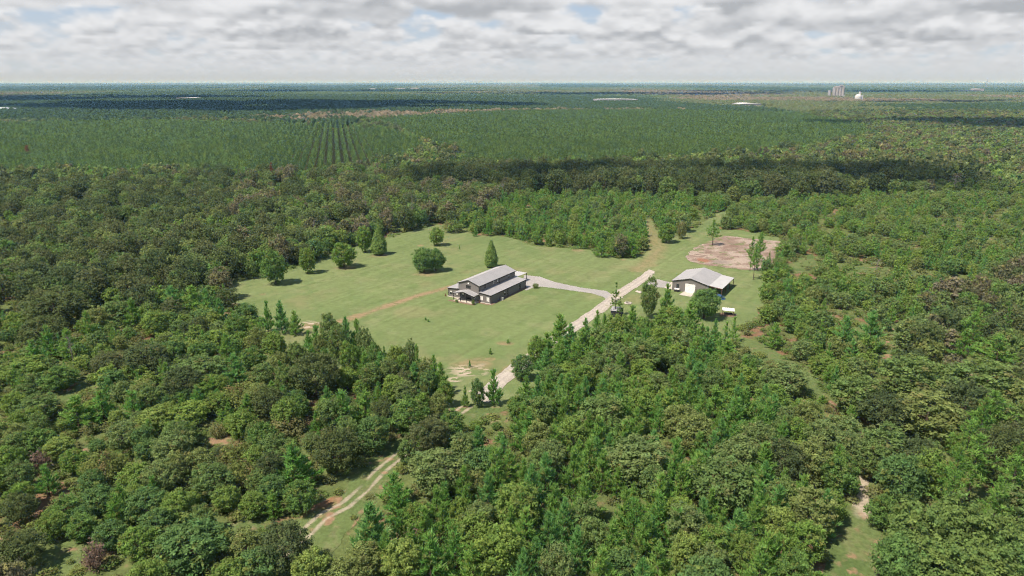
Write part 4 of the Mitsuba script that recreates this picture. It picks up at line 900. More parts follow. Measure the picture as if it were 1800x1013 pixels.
def bare_bush(seed, h=5., w=4., n=260, col=(.085, .068, .062)):
    rng = np.random.default_rng(seed)
    d = rng.normal(size=(n, 3)); d[:, 2] = np.abs(d[:, 2]) + .25
    d /= np.linalg.norm(d, axis=1, keepdims=True)
    o = d * np.array([w * .5, w * .5, h]) * rng.uniform(.15, .62, (n, 1))
    e = o + (d + rng.normal(size=d.shape) * .35 + [0, 0, .35]) * np.array([.9, .9, 1.3])
    s = np.cross(e - o, rng.normal(size=o.shape)); s /= np.linalg.norm(s, axis=1, keepdims=True)
    v = np.stack([e, o + s * .05, o - s * .05], 1).reshape(-1, 3)
    v = np.concatenate([v, tris(o + (e - o) * rng.uniform(.4, 1, (n, 1)), d + rng.normal(size=d.shape), .32, rng)], 0)
    v[:, 2] = np.maximum(v[:, 2], .05)
    c = shade_set(col, len(v) // 3, rng, .2, .06)
    st = [stick([[0, 0, -.1], d[k] * [w * .3, w * .3, h * .6]], [.09, .03], np.array([.20, .17, .15]), 4) for k in range(9)]
    return soup(v, c), merge(*st)


def snag(seed, h=9., w=4.):
    rng = np.random.default_rng(seed)
    col = np.array([.34, .32, .29])
    st = [stick([[0, 0, -.2], [.15, .1, h * .5], [.05, .3, h]], [.17, .11, .04], col)]
    br = []
    for k in range(16):
        z = h * rng.uniform(.35, .97); a = rng.uniform(0, 6.28); l = w * .5 * rng.uniform(.4, 1) * (1.3 - z / h)
        p = np.array([0.08, .15, z]); q = p + [math.cos(a) * l, math.sin(a) * l, l * .7]
        br.append(stick([p, (p + q) / 2 + [0, 0, .1], q], [.06, .04, .015], col, 4))
        for _ in range(3):
            m = p + (q - p) * rng.uniform(.3, .9); br.append(stick([m, m + rng.normal(size=3) * .5 + [0, 0, .5]], [.025, .01], col, 3))
    return merge(*br), merge(*st)


# species: albedo of the foliage in several tones
TONES = {
    'P': [(.076, .166, .046), (.090, .176, .046), (.068, .150, .052), (.082, .156, .044)],
    'Q': [(.062, .128, .034), (.072, .138, .038)],
    'B': [(.056, .104, .034), (.066, .116, .032), (.050, .094, .038), (.074, .120, .036)],
    'O': [(.066, .104, .040), (.074, .110, .048), (.058, .096, .038), (.080, .108, .044)],
    'D': [(.046, .066, .030), (.054, .070, .036), (.040, .060, .030)],
    'Y': [(.080, .126, .036), (.088, .128, .042)],
    'G': [(.056, .104, .038), (.066, .106, .038)],
    'C': [(.066, .108, .036)],
    'V': [(.074, .098, .036), (.078, .088, .044)],
    'S': [(.064, .102, .036), (.080, .108, .040), (.078, .096, .046)],
    'T': [(.058, .105, .032)],
    'N': [(.095, .055, .036)],
    'K': [(.066, .070, .050), (.082, .082, .064), (.058, .068, .044)],      # half-bare greyish tan trees
}
DIM = {}      # (species, level) -> list of (group id, reference height, reference width)


def group(name, leaves, wood, split=True):
    def ply(m):
        v, f, c = m
        return mikit.ply((v, f), 'foliage', color=c)
    if split:
        scene[name] = {'type': 'shapegroup', 'trunk': ply(wood), 'crown': ply(leaves)}
    else:
        scene[name] = {'type': 'shapegroup', 'tree': ply(merge(leaves, wood) if wood is not None else leaves)}


def species(s, level, seed, base):
    """level 0: near, 1: middle distance, 2: far"""
    k = seed * 17 + ord(s)
    tint = {'O': ((.078, .092, .042), .08), 'V': ((.085, .078, .042), .12), 'D': ((.056, .072, .038), .08), 'B': ((.074, .104, .036), .15), 'S': ((.085, .088, .045), .15), 'K': ((.09, .10, .05), .25)}.get(s)
    if s in 'PN':
        a = [(12, 8, 4.6, 9, .95, .25), (9, 6, 3.0, 5, 1.0, .42), (5, 5, 1.6, 3, 1.5, .85)][level]
        return crown_pine(k, *a, base), 9., 4.6
    if s == 'Q':
        a = [(9, 7, 4.2, 10, .78, .22), (7, 5, 2.6, 5, 1.0, .40), (5, 4, 1.5, 3, 1.6, .8)][level]
        return crown_pine(k, *a, base, h=12., w=5.6, z0=.42, lean=.7, up=.3), 12., 5.6
    if s == 'T':
        return crown_pine(k, 7, 6, 3.0, 18, .62, .24, base, h=11., w=3.2, z0=.42, lean=.9, bare=.3, up=.2), 11., 3.2
    if s == 'C':
        rng = np.random.default_rng(k)
        n = [2400, 800, 300][level]
        t = rng.random(n) ** 1.25
        a = rng.uniform(0, 6.283, n)
        r = 3.3 * np.clip((1 - t) ** .75 * (.55 + 1.2 * np.minimum(t + .08, .35)), 0, 1) * rng.uniform(.72, 1.05, n) * (.85 + .3 * meshkit.noise(np.stack([np.cos(a) * 1.6, np.sin(a) * 1.6, t * 7], -1), k))
        e = np.stack([np.cos(a), np.sin(a), .45 + 0 * a], 1)
        p = np.stack([np.cos(a) * r, np.sin(a) * r, .9 + t * 9.9], 1)
        col = shade_set(base, n, rng, .16, .07)
        return (soup(tris(p, e + rng.normal(size=e.shape) * .4, [.5, .8, 1.3][level], rng), col), stick([[0, 0, -.2], [0, 0, 5], [0, 0, 10.3]], [.22, .14, .04])), 10.8, 5.6
    if s == 'G':
        a = [(240, 38, .31), (110, 14, .62), (26, 9, 1.5)][level]
        return crown_round(k, *a, base, h=10., w=9., z0=-.04, flat=.45, smooth=1.3), 10., 9.
    if s in 'VS':
        a = [(60, 40, .30), (26, 14, .62), (12, 8, 1.1)][level]
        return crown_round(k, *a, base, h=4.5, w=6., z0=.0, tint=tint, smooth=.8, stick_n=3), 4.5, 6.
    a = [(230, 32, .29), (110, 11, .58), (24, 8, 1.5)][level]
    hw = {'B': (9., 7.5, -.02), 'O': (10., 7.5, .02), 'D': (11., 9., .06), 'Y': (8., 6.5, .05), 'K': (9., 7., .1)}[s]
    return crown_round(k, *a, base, h=hw[0], w=hw[1], z0=hw[2], tint=tint, smooth=.9, flat=.75), hw[0], hw[1]


WORDS = {'P': 'young_pine', 'Q': 'tall_pine', 'T': 'thin_pine', 'B': 'green_tree', 'O': 'olive_tree', 'D': 'dark_tree', 'Y': 'light_tree', 'G': 'dense_tree', 'C': 'cedar', 'V': 'vine_bush', 'S': 'bush', 'K': 'tan_tree', 'N': 'brown_pine'}
for s, tones in TONES.items():
    for level in (0, 1, 2):
        if level and s in 'TCN' or level == 2 and s in 'GV': continue
        for j, base in enumerate(tones):
            for gm in range(1 if s in 'TCKN' or level == 2 else 2):
                (lv_, wd), h0, w0 = species(s, level, j * 3 + gm + level * 50, base)
                if level == 0:
                    group(f'form_{WORDS[s]}_{level}_{j}_{gm}', lv_, wd)
                    DIM.setdefault((s, 'single'), []).append((f'form_{WORDS[s]}_{level}_{j}_{gm}', h0, w0))
                group(f'mass_{WORDS[s]}_{level}_{j}_{gm}', lv_, wd if level < 2 else None, False)
                DIM.setdefault((s, level), []).append((f'mass_{WORDS[s]}_{level}_{j}_{gm}', h0, w0))
for j in range(2):
    lv_, wd = bare_bush(5 + j)
    group(f'form_bare_bush_{j}', lv_, wd)
    DIM.setdefault(('R', 'single'), []).append((f'form_bare_bush_{j}', 5., 4.))
    lv_, wd = snag(8 + j)
    group(f'form_snag_{j}', lv_, wd)
    DIM.setdefault(('X', 'single'), []).append((f'form_snag_{j}', 9., 4.))
    group(f'mass_snag_{j}', *snag(18 + j), False)
    DIM.setdefault(('X', 1), []).append((f'mass_snag_{j}', 9., 4.))

rng = np.random.default_rng(77)


def pose(x, y, h, w, gid, h0, w0, z=0.):
    sx, sz = w / w0, h / h0
    return {'type': 'instance', 'sg': {'type': 'ref', 'id': gid}, 'to_world': T().translate([x, y, z]).rotate([0, 0, 1], float(rng.uniform(0, 360))).scale([sx * float(rng.uniform(.93, 1.07)), sx, sz])}


KIND = {'P': ('pine_tree', 'pine tree'), 'Q': ('pine_tree', 'pine tree'), 'T': ('pine_tree', 'pine tree'), 'C': ('cedar_tree', 'cedar tree'), 'B': ('broadleaf_tree', 'tree'), 'O': ('broadleaf_tree', 'tree'),
        'D': ('broadleaf_tree', 'tree'), 'Y': ('broadleaf_tree', 'tree'), 'G': ('broadleaf_tree', 'tree'), 'K': ('broadleaf_tree', 'tree'), 'S': ('bush', 'bush'), 'V': ('bush', 'bush'), 'R': ('bare_bush', 'bush'), 'X': ('dead_tree', 'dead tree'), 'N': ('dead_tree', 'dead tree')}
LOOK = {'P': 'bright green young pine', 'Q': 'tall tufted pine', 'B': 'mid green leafy tree', 'O': 'dull olive broad tree',
        'D': 'dark green spreading tree', 'Y': 'yellowish green tree', 'G': 'dense deep green round tree', 'V': 'vine-covered reddish thicket', 'R': 'leafless grey-brown bush', 'X': 'bare pale dead tree', 'S': 'leafy bush', 'K': 'half-bare tan tree'}
WHERE = [('stand_right', 'in the young stand right of the road'), ('corner_right', 'in the woods at the right edge'), ('stand_left', 'in the brush left of the two-track'),
         ('scrub_right', 'in the scrub right of the workshop'), ('grove', 'in the grove at the back of the lawn'), ('oaks', 'in the tall dark row behind the lawn'), ('snags', 'in the mixed woods above the lawn'), ('left_mid', 'in the woods at the left edge')]
NEAR = [(11, shapely.LineString(ROAD_MID), 'close beside the gravel road'), (9, shapely.LineString(TRACK_MID), 'close beside the grassy two-track'), (7, A['lane_right'], 'by the sandy lane at the bottom right'), (5, A['lane_right2'], 'by the grass strip between oaks and scrub'),
        (6, A['two_track2'], 'along the grass path right of the shelter'), (7, A['pad'], 'at the rim of the red earth pad'), (7, A['lawn'], 'at the rim of the lawn'), (5, A['clear_b'], 'by the sloping grass gap at the left'), (5, A['clear_d'], 'by the sunny grass gap left of the two-track'), (6, A['clear_a'], 'by the bare bottom left corner')]
singles = []      # x, y, radius of every tree placed one by one
count = {}


def plant(x, y, h, w, s, label=None, group_=None):
    opts = DIM[(s, 'single')]
    gid, h0, w0 = opts[int(rng.integers(len(opts)))]
    key = numbered(KIND[s][0])
    scene[key] = pose(x, y, h, w, gid, h0, w0)
    count[KIND[s][0]] = count.get(KIND[s][0], 0) + 1
    if label is None:
        pt = shapely.Point(x, y)
        wh = next((b for a, b in WHERE if A[a].contains(pt)), 'at the edge of the lawn')
        tier = 'taller ' if h > 8.6 else 'low ' if h < 5.6 else ''
        for dist, geo, words in NEAR:
            if geo.distance(pt) < dist:
                wh = words
                break
        else:
            if y < 112: wh = 'along the bottom edge, ' + ('left' if x < -42 else 'just left of the middle' if x < 0 else 'right of the middle' if x < 45 else 'right')
            else: wh = wh + (', its near half' if y < 150 else ', its far half' if y > 185 else ', its middle')
        label = f'{tier}{LOOK[s]} {wh}'
        group_ = f'{tier}{LOOK[s]}s {wh}'.replace('bushs', 'bushes')
    tag(key, label, KIND[s][1], group_)
    singles.append((x, y, w / 2, h))


for x, y, h, w, s, lb in LAWN_TREES:
    plant(x, y, h, w, s, lb)
for x, y, h, w, s in FOREST_TREES:
    plant(x, y, h, w, s)


# ------------------------------------------------------------------ the woods
def jitter_grid(poly, step, keep_off=None, jit=.42):
    x0, y0, x1, y1 = poly.bounds
    y1 = min(y1, 1600)
    gx, gy = np.meshgrid(np.arange(x0, x1, step), np.arange(y0, y1, step * .9), indexing='ij')
    gx = gx + (np.arange(gx.shape[1]) % 2)[None] * step * .5
    p = np.stack([gx.ravel(), gy.ravel()], 1) + rng.uniform(-jit, jit, (gx.size, 2)) * step
    ok = (np.abs(p[:, 0]) < .80 * p[:, 1] + 22) & (p[:, 1] > 70)
    p = p[ok]
    p = p[shapely.contains_xy(poly, p[:, 0], p[:, 1])]
    if keep_off is not None:
        p = p[~shapely.contains_xy(keep_off, p[:, 0], p[:, 1])]
    return p


def pick(weights, n):
    k = list(weights)
    w = np.array([weights[q] for q in k], float)
    return [k[i] for i in rng.choice(len(k), n, p=w / w.sum())]


SIZE = {'P': (5.5, 9.5, .50), 'Q': (9, 13, .42), 'B': (5, 9, .76), 'O': (6, 10, .72), 'D': (7, 12, .8), 'Y': (4.5, 8, .78), 'V': (2.5, 4.5, 1.5), 'S': (1.5, 3.5, 1.4), 'K': (7, 11, .7), 'G': (7, 10, .95), 'X': (7, 11, .4)}
ZONES = [   # area, mix of species, spacing, scale of height
    ('grove', dict(P=.50, B=.28, O=.14, Y=.08), 5.0, .95),
    ('oaks', dict(D=.7, O=.2, B=.1), 7.0, 1.55),
    ('stand_right', dict(P=.60, O=.17, B=.17, Y=.06), 4.1, .95),
    ('stand_left', dict(B=.28, O=.18, P=.20, S=.14, V=.08, Y=.07, D=.04), 4.3, .72),
    ('corner_right', dict(O=.40, D=.18, Q=.12, B=.2, K=.10), 6.2, 1.0),
    ('scrub_right', dict(P=.34, B=.27, O=.25, Y=.14), 4.9, .74),
    ('snags', dict(O=.34, B=.24, K=.14, D=.18, Y=.08, X=.02), 5.6, 1.12),
    ('left_mid', dict(D=.42, O=.36, B=.17, Y=.05), 6.0, 1.12),
    ('far_right', dict(O=.42, B=.22, Y=.14, K=.12, D=.10), 8.0, 1.15),
    ('rest', dict(O=.36, B=.26, D=.22, K=.08, P=.08), 7.5, 1.12),
]
GAPS = {'stand_left': .58, 'scrub_right': .54, 'left_mid': .56, 'snags': .62, 'rest': .60, 'corner_right': .66, 'stand_right': .68, 'grove': .61}      # openings in the woods: where low ground cover shows
everything = shapely.box(-1400, 68, 1400, 1560)
covered = no_trees
plan = []
planted_area = shapely.union_all([A['plant_left'], A['plant_mid'], A['tan_band'], A['dark_band'], A['olive_far']])
for nm, mixed, step, hs in ZONES:
    area = (everything.difference(planted_area) if nm == 'rest' else A[nm]).difference(covered)
    p = jitter_grid(area, step)
    if nm == 'rest':
        far = p[:, 1] > 700
        p = p[~far | (rng.random(len(p)) < .75)]
    if nm in GAPS:
        f = meshkit.fbm(np.column_stack([p / 17, np.full(len(p), 3.3)]), 2, 8)
        p = p[(f < GAPS[nm]) | (rng.random(len(p)) < .12)]
    for (x, y), s in zip(p, pick(mixed, len(p))):
        a, b, ar = SIZE[s]
        h = rng.uniform(a, b) * hs
        plan.append((x, y, h, h * ar * rng.uniform(.85, 1.2) / (hs ** .4), s))
    covered = covered.union(A[nm]) if nm != 'rest' else covered

# thin out what would stand inside a tree already placed
from scipy.spatial import cKDTree
sx = np.array([(q[0], q[1]) for q in singles])
sr = np.array([q[2] for q in singles])
kd = cKDTree(sx)
kept = []
open_ground = shapely.union_all([A[k].buffer(.5) for k in CLEAR_LABELS] + [road_poly])
shapely.prepare(open_ground)
for t in plan:
    # trees on the near side of the lanes and glades are low growth
    s_ = [t[2] * f for f in (.35, .7, 1.0)]
    if t[1] < 330 and any(shapely.contains_xy(open_ground, (t[0] + w_) * CAM_H / (CAM_H - q), t[1] * CAM_H / (CAM_H - q)) for q in s_ for w_ in (-.4 * t[3], 0, .4 * t[3])):
        if rng.random() < .45: continue
        k_ = rng.uniform(1.6, 3.0)
        t = (t[0], t[1], k_, min(t[3], k_ * 1.3), t[4])
    near = kd.query_ball_point(t[:2], 9.0)
    if any(np.hypot(sx[i][0] - t[0], sx[i][1] - t[1]) < .62 * (sr[i] + t[3] / 2) for i in near): continue
    kept.append(t)
kept.sort(key=lambda t: math.hypot(t[0], t[1]))
clear_rim = no_trees.buffer(0.8)
MASS = {'pine_tree': ('pine_woods', 'pines filling the woods between the single trees'), 'broadleaf_tree': ('broadleaf_woods', 'leafy trees filling the woods between the single trees'), 'bush': ('scrub', 'bushes filling the woods between the trees'), 'dead_tree': ('dead_woods', 'pale dead trees standing scattered among the green woods')}
mass_n = {}


def fill(name, label, cat, x, y, h, w, gid, h0, w0):
    n = mass_n[name] = mass_n.get(name, 0) + 1
    scene[f'{name}__{n:05d}'] = pose(x, y, h, w, gid, h0, w0)
    if n == 1: tag(name, label, cat, kind='stuff')


seen_edge = lambda x, y: abs(x) < .745 * y + 2 and y > 84
for x, y, h, w, s in kept:
    r = math.hypot(x, y)
    kind = KIND[s][0]
    if count.get(kind, 0) < 300 and seen_edge(x, y) and kind != 'bush' and r < 320:
        plant(x, y, h, w, s)
        continue
    lv = 0 if r < 165 else 1 if r < 560 else 2
    while (s, lv) not in DIM: lv = lv - 1 if lv else 1
    opts = DIM[(s, lv)]
    gid, h0, w0 = opts[int(rng.integers(len(opts)))]
    nm, lb = MASS[kind]
    fill(nm, lb, 'woods', x, y, h, w, gid, h0, w0)

# low undergrowth between the trunks
under = everything.intersection(shapely.box(-420, 68, 420, 520)).difference(no_trees.buffer(-.5))
p = jitter_grid(under, 3.6)
p = p[rng.random(len(p)) < np.where(p[:, 1] < 300, .8, .5)]
for x, y in p:
    r = math.hypot(x, y)
    opts = DIM[('S', 1 if r < 260 else 2)]
    gid, h0, w0 = opts[int(rng.integers(len(opts)))]
    h = rng.uniform(.5, 2.0)
    fill('undergrowth', 'low weeds and brush on the floor of the woods', 'undergrowth', x, y, h, rng.uniform(1.6, 3.4), gid, h0, w0)
# weeds along the rough clearings
weedy = shapely.union_all([A[k] for k in CLEAR_LABELS if k.startswith('clear') or k == 'lane_grass']).difference(A['lawn']).difference(shapely.LineString(TRACK_MID).buffer(2.4))
p = jitter_grid(weedy, 2.6)
p = p[rng.random(len(p)) < .4]
for x, y in p:
    opts = DIM[('S', 1 if y < 220 else 2)]
    gid, h0, w0 = opts[int(rng.integers(len(opts)))]
    fill('weeds', 'knee-high weeds in the rough clearings', 'weeds', x, y, rng.uniform(.2, .7), rng.uniform(.7, 1.8), gid, h0, w0)

# ---- plantation pines, in rows: patches of two rows by four trees
ROW_DEG = 14.0
TONE_PLANT = [(.053, .090, .035), (.060, .096, .035), (.047, .082, .036)]


def patch_pines(seed, n, blade_l, blade_w, cnt):
    """one plantation tree as a cone of needle brushes"""
    rng_ = np.random.default_rng(seed)
    V, F, C, at = [], [], [], 0
    base = np.array(TONE_PLANT[seed % 3])
    for i in range(2):
        for j in range(4):
            h = rng_.uniform(7.6, 11.0)
            n_ = cnt
            t = rng_.random(n_) ** 1.2
            a = rng_.uniform(0, 6.283, n_)
            r = 1.75 * (1 - t) ** .7 * rng_.uniform(.5, 1.05, n_) + .1
            o = np.stack([np.cos(a) * r, np.sin(a) * r, h * (.25 + .72 * t)], 1) + [i * 7.2 - 3.6 + rng_.normal() * .25, j * 3.3 - 4.95 + rng_.normal() * .5, 0]
            d = np.stack([np.cos(a) * .5, np.sin(a) * .5, np.full(n_, .8)], 1) + rng_.normal(size=(n_, 3)) * .3
            s = np.cross(d, rng_.normal(size=d.shape)); s /= np.linalg.norm(s, axis=1, keepdims=True)
            v = np.stack([o + d * blade_l, o + s * blade_w / 2, o - s * blade_w / 2], 1).reshape(-1, 3)
            V.append(v); C.append(np.repeat(shade_set(base * rng_.uniform(.74, 1.26), n_, rng_, .14, .06), 3, 0))
    v = np.vstack(V)
    return v, np.arange(len(v)).reshape(-1, 3), np.vstack(C)


for lv, (bl, bw, cnt) in enumerate([(1.25, .62, 60), (1.7, 1.1, 26)]):
    for k in range(6):
        v, f, c = patch_pines(k + 10 * lv, 8, bl, bw, cnt)
        scene[f'rows_{lv}_{k}'] = {'type': 'shapegroup', 'trees': mikit.ply((v, f), 'foliage', color=c)}
ca, sa = math.cos(math.radians(ROW_DEG)), math.sin(math.radians(ROW_DEG))
n_row = 0
for nm in ('plant_left', 'plant_mid'):
    area = A[nm].difference(covered)
    for a in np.arange(-1400, 1700, 14.4):
        for b in np.arange(200, 1800, 13.2):
            x, y = ca * a - sa * b, sa * a + ca * b
            if abs(x) > .80 * y + 20 or not area.contains(shapely.Point(x, y)): continue
            if rng.random() < .015: continue
            n_row += 1
            g_ = f"rows_{0 if y < 800 else 1}_{int(rng.integers(6))}"
            s = float(rng.uniform(.92, 1.1))
            scene[f'pine_plantation__{n_row:05d}'] = {'type': 'instance', 'sg': {'type': 'ref', 'id': g_}, 'to_world': T().translate([x, y, 0]).rotate([0, 0, 1], ROW_DEG + (180 if rng.random() < .5 else 0)).scale([1, 1, s])}
tag('pine_plantation', 'even rows of planted green pines reaching far behind the lawn', 'woods', kind='stuff')


# ---- far woods: patches of crowns, growing with distance
def patch_far(seed, size, blob, n, h, tones):
    rng_ = np.random.default_rng(seed)
    V, C = [], []
    for k in range(n):
        x, y = rng_.uniform(-size / 2, size / 2, 2)
        r = blob * rng_.uniform(.35, .65)
        hh = h * rng_.uniform(.7, 1.2)
        col = LEAF * np.array(tones[rng_.integers(len(tones))]) * rng_.uniform(.8, 1.2)
        m = 5
        a0 = rng_.uniform(0, 6.28)
        a = a0 + np.arange(m) * 6.283 / 5
        rr = r * rng_.uniform(.8, 1.2, m)
        low = np.stack([x + np.cos(a) * rr * 1.0, y + np.sin(a) * rr * 1.0, np.full(m, hh * .25)], 1)
        mid = np.stack([x + np.cos(a + .5) * rr * .8, y + np.sin(a + .5) * rr * .8, hh * rng_.uniform(.65, .85, m)], 1)
        top = np.array([x + rng_.normal() * r * .15, y + rng_.normal() * r * .15, hh])
        for i in range(m):
            j = (i + 1) % m
            for t in ((low[i], low[j], mid[i]), (mid[i], low[j], mid[j]), (mid[i], mid[j], top)):
                V.append(t); C.append(col * rng_.uniform(.85, 1.15))
    v = np.array(V).reshape(-1, 3)
    return v, np.arange(len(v)).reshape(-1, 3), np.repeat(np.array(C), 3, 0)


FAR_TONES = {'green': [(.046, .076, .036), (.054, .080, .038), (.042, .070, .036)], 'olive': [(.062, .082, .042), (.070, .086, .048), (.052, .074, .038)],
             'dark': [(.026, .048, .024), (.032, .054, .026), (.024, .044, .026)], 'tan': [(.092, .088, .066), (.080, .080, .056), (.100, .092, .072), (.060, .070, .042)]}
FAR_RINGS = [(1500 - 400, 3000, 40., 8., 24, 11.), (3000, 8000, 90., 17., 27, 13.), (8000, 26000, 260., 48., 28, 15.)]
for ri, (r0, r1, size, blob, n, h) in enumerate(FAR_RINGS):
    for tn, tones in FAR_TONES.items():
        for k in range(2):
            v, f, c = patch_far(ri * 100 + k + len(tn) * 7, size * 1.1, blob, n, h, tones)
            scene[f'far_{tn}_{ri}_{k}'] = {'type': 'shapegroup', 'crowns': mikit.ply((v, f), 'foliage', color=c)}
open_land = shapely.union_all([shapely.Polygon(q) for q in FIELDS] + [shapely.box(*b) for b in SITES])
n_far = {}
near_cover = shapely.union_all([A['plant_left'], A['plant_mid'], everything.intersection(shapely.box(-1400, 0, 1400, 1560))])
bands = shapely.union_all([A['tan_band'], A['dark_band'], A['olive_far']])
for ri, (r0, r1, size, blob, n, h) in enumerate(FAR_RINGS):
    xs_ = np.arange(-.80 * r1 - size, .80 * r1 + size, size)
    ys_ = np.arange(max(500, r0 * (.75 if ri else .5)), r1, size)
    gx, gy = np.meshgrid(xs_, ys_, indexing='ij')
    x, y = gx.ravel(), gy.ravel()
    if ri == 0:
        ok = (y < 3000)
        inb = shapely.contains_xy(bands, x, y)
        ok &= inb | ((y > 1540) & ~shapely.contains_xy(near_cover, x, y))
        ok &= ~shapely.contains_xy(shapely.union_all([A['plant_left'], A['plant_mid']]), x, y)
    else:
        ok = (y >= r0) & (y < r1)
    ok &= (np.abs(x) < .79 * y + size) & ~shapely.contains_xy(open_land, x, y)
    x, y = x[ok], y[ok]
    st = meshkit.fbm(np.stack([x / 900 + 3, y / (260 + y * .10), 0 * x], -1), 3, 5)
    jt = rng.normal(size=len(x)) * .02
    for i in range(len(x)):
        q = st[i] + jt[i]
        tn = 'dark' if q < .45 else 'green' if q < .55 else 'olive' if q < .67 else 'tan'
        if ri == 0:
            P_ = shapely.Point(x[i] + 900 * (st[i] - .5) + rng.normal() * 45, y[i] + rng.normal() * 30)
            if A['tan_band'].contains(P_): tn = 'tan' if q < .60 else 'olive'
            elif A['dark_band'].contains(P_): tn = 'dark'
            elif A['olive_far'].contains(P_): tn = 'olive' if q < .55 else 'tan'
        if ri == 2 and tn == 'tan': tn = 'olive'
        n_far[tn] = n_far.get(tn, 0) + 1
        scene[f'far_{tn}_woods__{n_far[tn]:05d}'] = {'type': 'instance', 'sg': {'type': 'ref', 'id': f'far_{tn}_{ri}_{i % 2}'}, 'to_world': T().translate([float(x[i]), float(y[i]), 0]).rotate([0, 0, 1], 90 * int(rng.integers(4)))}
for tn in n_far:
    tag(f'far_{tn}_woods', {'green': 'far green woods', 'olive': 'far pale olive woods', 'dark': 'far dark pine woods in a long band', 'tan': 'far tan half-bare woods in a thin band'}[tn] + ' towards the horizon', 'woods', kind='stuff')

# ------------------------------------------------------------------ far fields, works and towers
matte('field_pale', .30, .29, .17)
matte('field_tan', .42, .35, .25)
matte('field_green', .16, .20, .09)
for i, q in enumerate(FIELDS):
    single('field', sheet(shapely.Polygon(q), .4), ('field_pale', 'field_tan', 'field_green')[i % 3], FIELD_LABELS[i], 'field', kind='structure')
matte('far_white', .56, .57, .59)
matte('pale_roof', .42, .44, .47)
matte('far_grey', .38, .37, .37)
matte('silo_grey', .36, .35, .35)


def hall(x, y, w, d, h, lb, deg=0., name='warehouse', bs='far_white', wall='far_grey'):
    fr = Frame(x, y, deg)
    t = thing(name, lb, name.replace('_', ' '))
    part(t, 'wall', fr.put(box(0, w, 0, d, 0, h)), wall)
    part(t, 'roof', fr.put(trimesh.Trimesh(*(lambda m: (m.vertices, m.faces))(prism([(-1, h + .01), (w + 1, h + .01), (w + 1, h + .3), (w / 2, h + max(2.0, d * .035)), (-1, h + .3)], -1, d + 1)), process=False)), bs)
    for k in range(int(min(6, max(2, w // 25)))):
        u = w * (k + .5) / min(6, max(2, w // 25))
        part(t, 'door', fr.put(box(u - 2, u + 2, -.12, -.02, 0, min(4.5, h * .7))), 'far_white' if wall == 'far_grey' else 'far_grey')


for hrow in HALLS:
    hall(*hrow[:6], **(hrow[6] if len(hrow) > 6 else {}))

# grain elevator: a block of tall concrete silos with a gallery on top
EF = Frame(ELEV[0], ELEV[1], -12)
el = thing('grain_elevator', 'tall grey block of concrete silos rising over the far woods on the right', 'grain elevator')
for i in range(4):
    for j in range(2):
        part(el, 'silo', EF.put(trimesh.creation.cylinder(6.2, 46, sections=18, transform=trimesh.transformations.translation_matrix([i * 11.6, j * 11.8, 23]))), 'silo_grey', smooth=40)
part(el, 'annex_silo', EF.put(trimesh.creation.cylinder(7.0, 34, sections=18, transform=trimesh.transformations.translation_matrix([-19, 5, 17]))), 'silo_grey', smooth=40)
part(el, 'gallery', EF.put(box(-2, 39, 3, 9, 46.02, 52)), 'far_grey')
part(el, 'headhouse', EF.put(box(20, 32, 0, 12, 52.02, 57)), 'silo_grey')
part(el, 'deck', EF.put(join(box(-6, 41, -6, -5.4, 46.01, 47), box(-6, 41, 17.4, 18, 46.01, 47))), 'far_grey')
part(el, 'truck_bay', EF.put(box(28, 41, -20, -7, 0, 14)), 'far_grey')
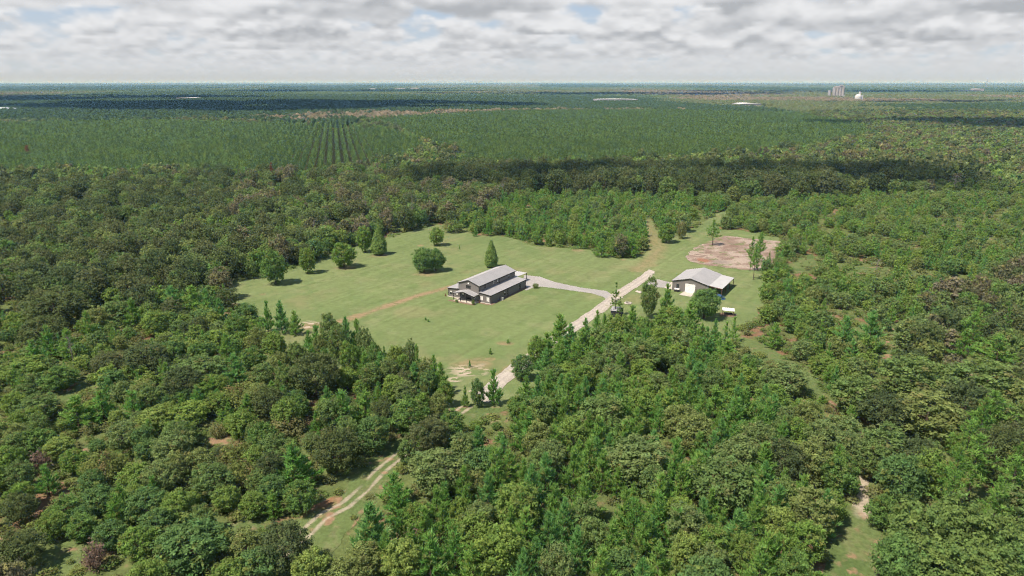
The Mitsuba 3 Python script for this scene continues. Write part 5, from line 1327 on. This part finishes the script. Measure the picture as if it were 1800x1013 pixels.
# white domed works beside it
WFr = Frame(WORKS[0], WORKS[1], 5)
wk = thing('white_silo', 'bright white domed silo with a short tower beside the tall grey block', 'silo')
dome = trimesh.creation.icosphere(3, 11.5)
dome = dome.slice_plane([0, 0, 0], [0, 0, 1])
dome.apply_translation([0, 0, 14])
part(wk, 'dome', WFr.put(dome), 'far_white', smooth=True)
part(wk, 'drum', WFr.put(trimesh.creation.cylinder(11.5, 14, sections=28, transform=trimesh.transformations.translation_matrix([0, 0, 7]))), 'far_white', smooth=40)
part(wk, 'tower', WFr.put(box(2, 8, -3, 3, 24, 34)), 'far_white')
part(wk, 'leg_house', WFr.put(box(9, 17, -5, 5, 0, 21)), 'far_white')
# lattice mast breaking the horizon
mt = thing('radio_mast', 'thin dark lattice mast breaking the horizon at the far right', 'mast')
mx, my = MAST
H_ = 96.
legs = []
for k in range(3):
    a = k * 2.094
    v_, f_ = tube([[mx + 5 * math.cos(a), my + 5 * math.sin(a), 0], [mx + 1.2 * math.cos(a), my + 1.2 * math.sin(a), H_]], [.7, .5], 5)
    part(mt, 'leg', (v_, f_), 'far_grey')
for k in range(12):
    z = 4 + k * 7.6
    rr = 5 - 3.8 * z / H_
    pts = [[mx + rr * math.cos(q * 2.094), my + rr * math.sin(q * 2.094), z + (7.0 if q % 2 else 0)] for q in range(4)]
    v_, f_ = tube(pts, .35, 4)
    part(mt, 'brace', (v_, f_), 'far_grey')

# ------------------------------------------------------------------ unseen clouds out of frame, added so their shadows darken bands of woods
scene['cloud_stuff'] = {'type': 'twosided', 'bsdf': {'type': 'diffuse', 'reflectance': rgb(.86, .86, .87)}}
CLOUD_Z = 900.0
V, F, at = [], [], 0
crng = np.random.default_rng(11)
off = SUN[:2] / SUN[2] * CLOUD_Z
for cx, cy, rx, ry, n in SHADE_CLOUDS:
    for k in range(n):
        a, q = crng.uniform(0, 6.283), crng.random() ** .5
        px, py = cx + rx * q * math.cos(a), cy + ry * q * math.sin(a)
        r = min(rx, ry) * crng.uniform(.22, .48) * (1.15 - .5 * q)
        m = trimesh.creation.icosphere(2, 1.0)
        v = np.array(m.vertices)
        v *= (1 + .35 * (meshkit.fbm(v * 1.8 + k, 2, k) - .5))[:, None]
        v = v * [r * 1.25, r, r * .45]
        v[:, 2] = np.maximum(v[:, 2], -r * .12)
        v += [px + off[0], py + off[1], CLOUD_Z]
        V.append(v); F.append(np.array(m.faces) + at); at += len(v)
scene['clouds'] = mikit.ply((np.vstack(V), np.vstack(F)), 'cloud_stuff', smooth=True)
tag('clouds', 'unseen flat-based white clouds placed to cast shade bands on the woods', 'clouds', kind='stuff')
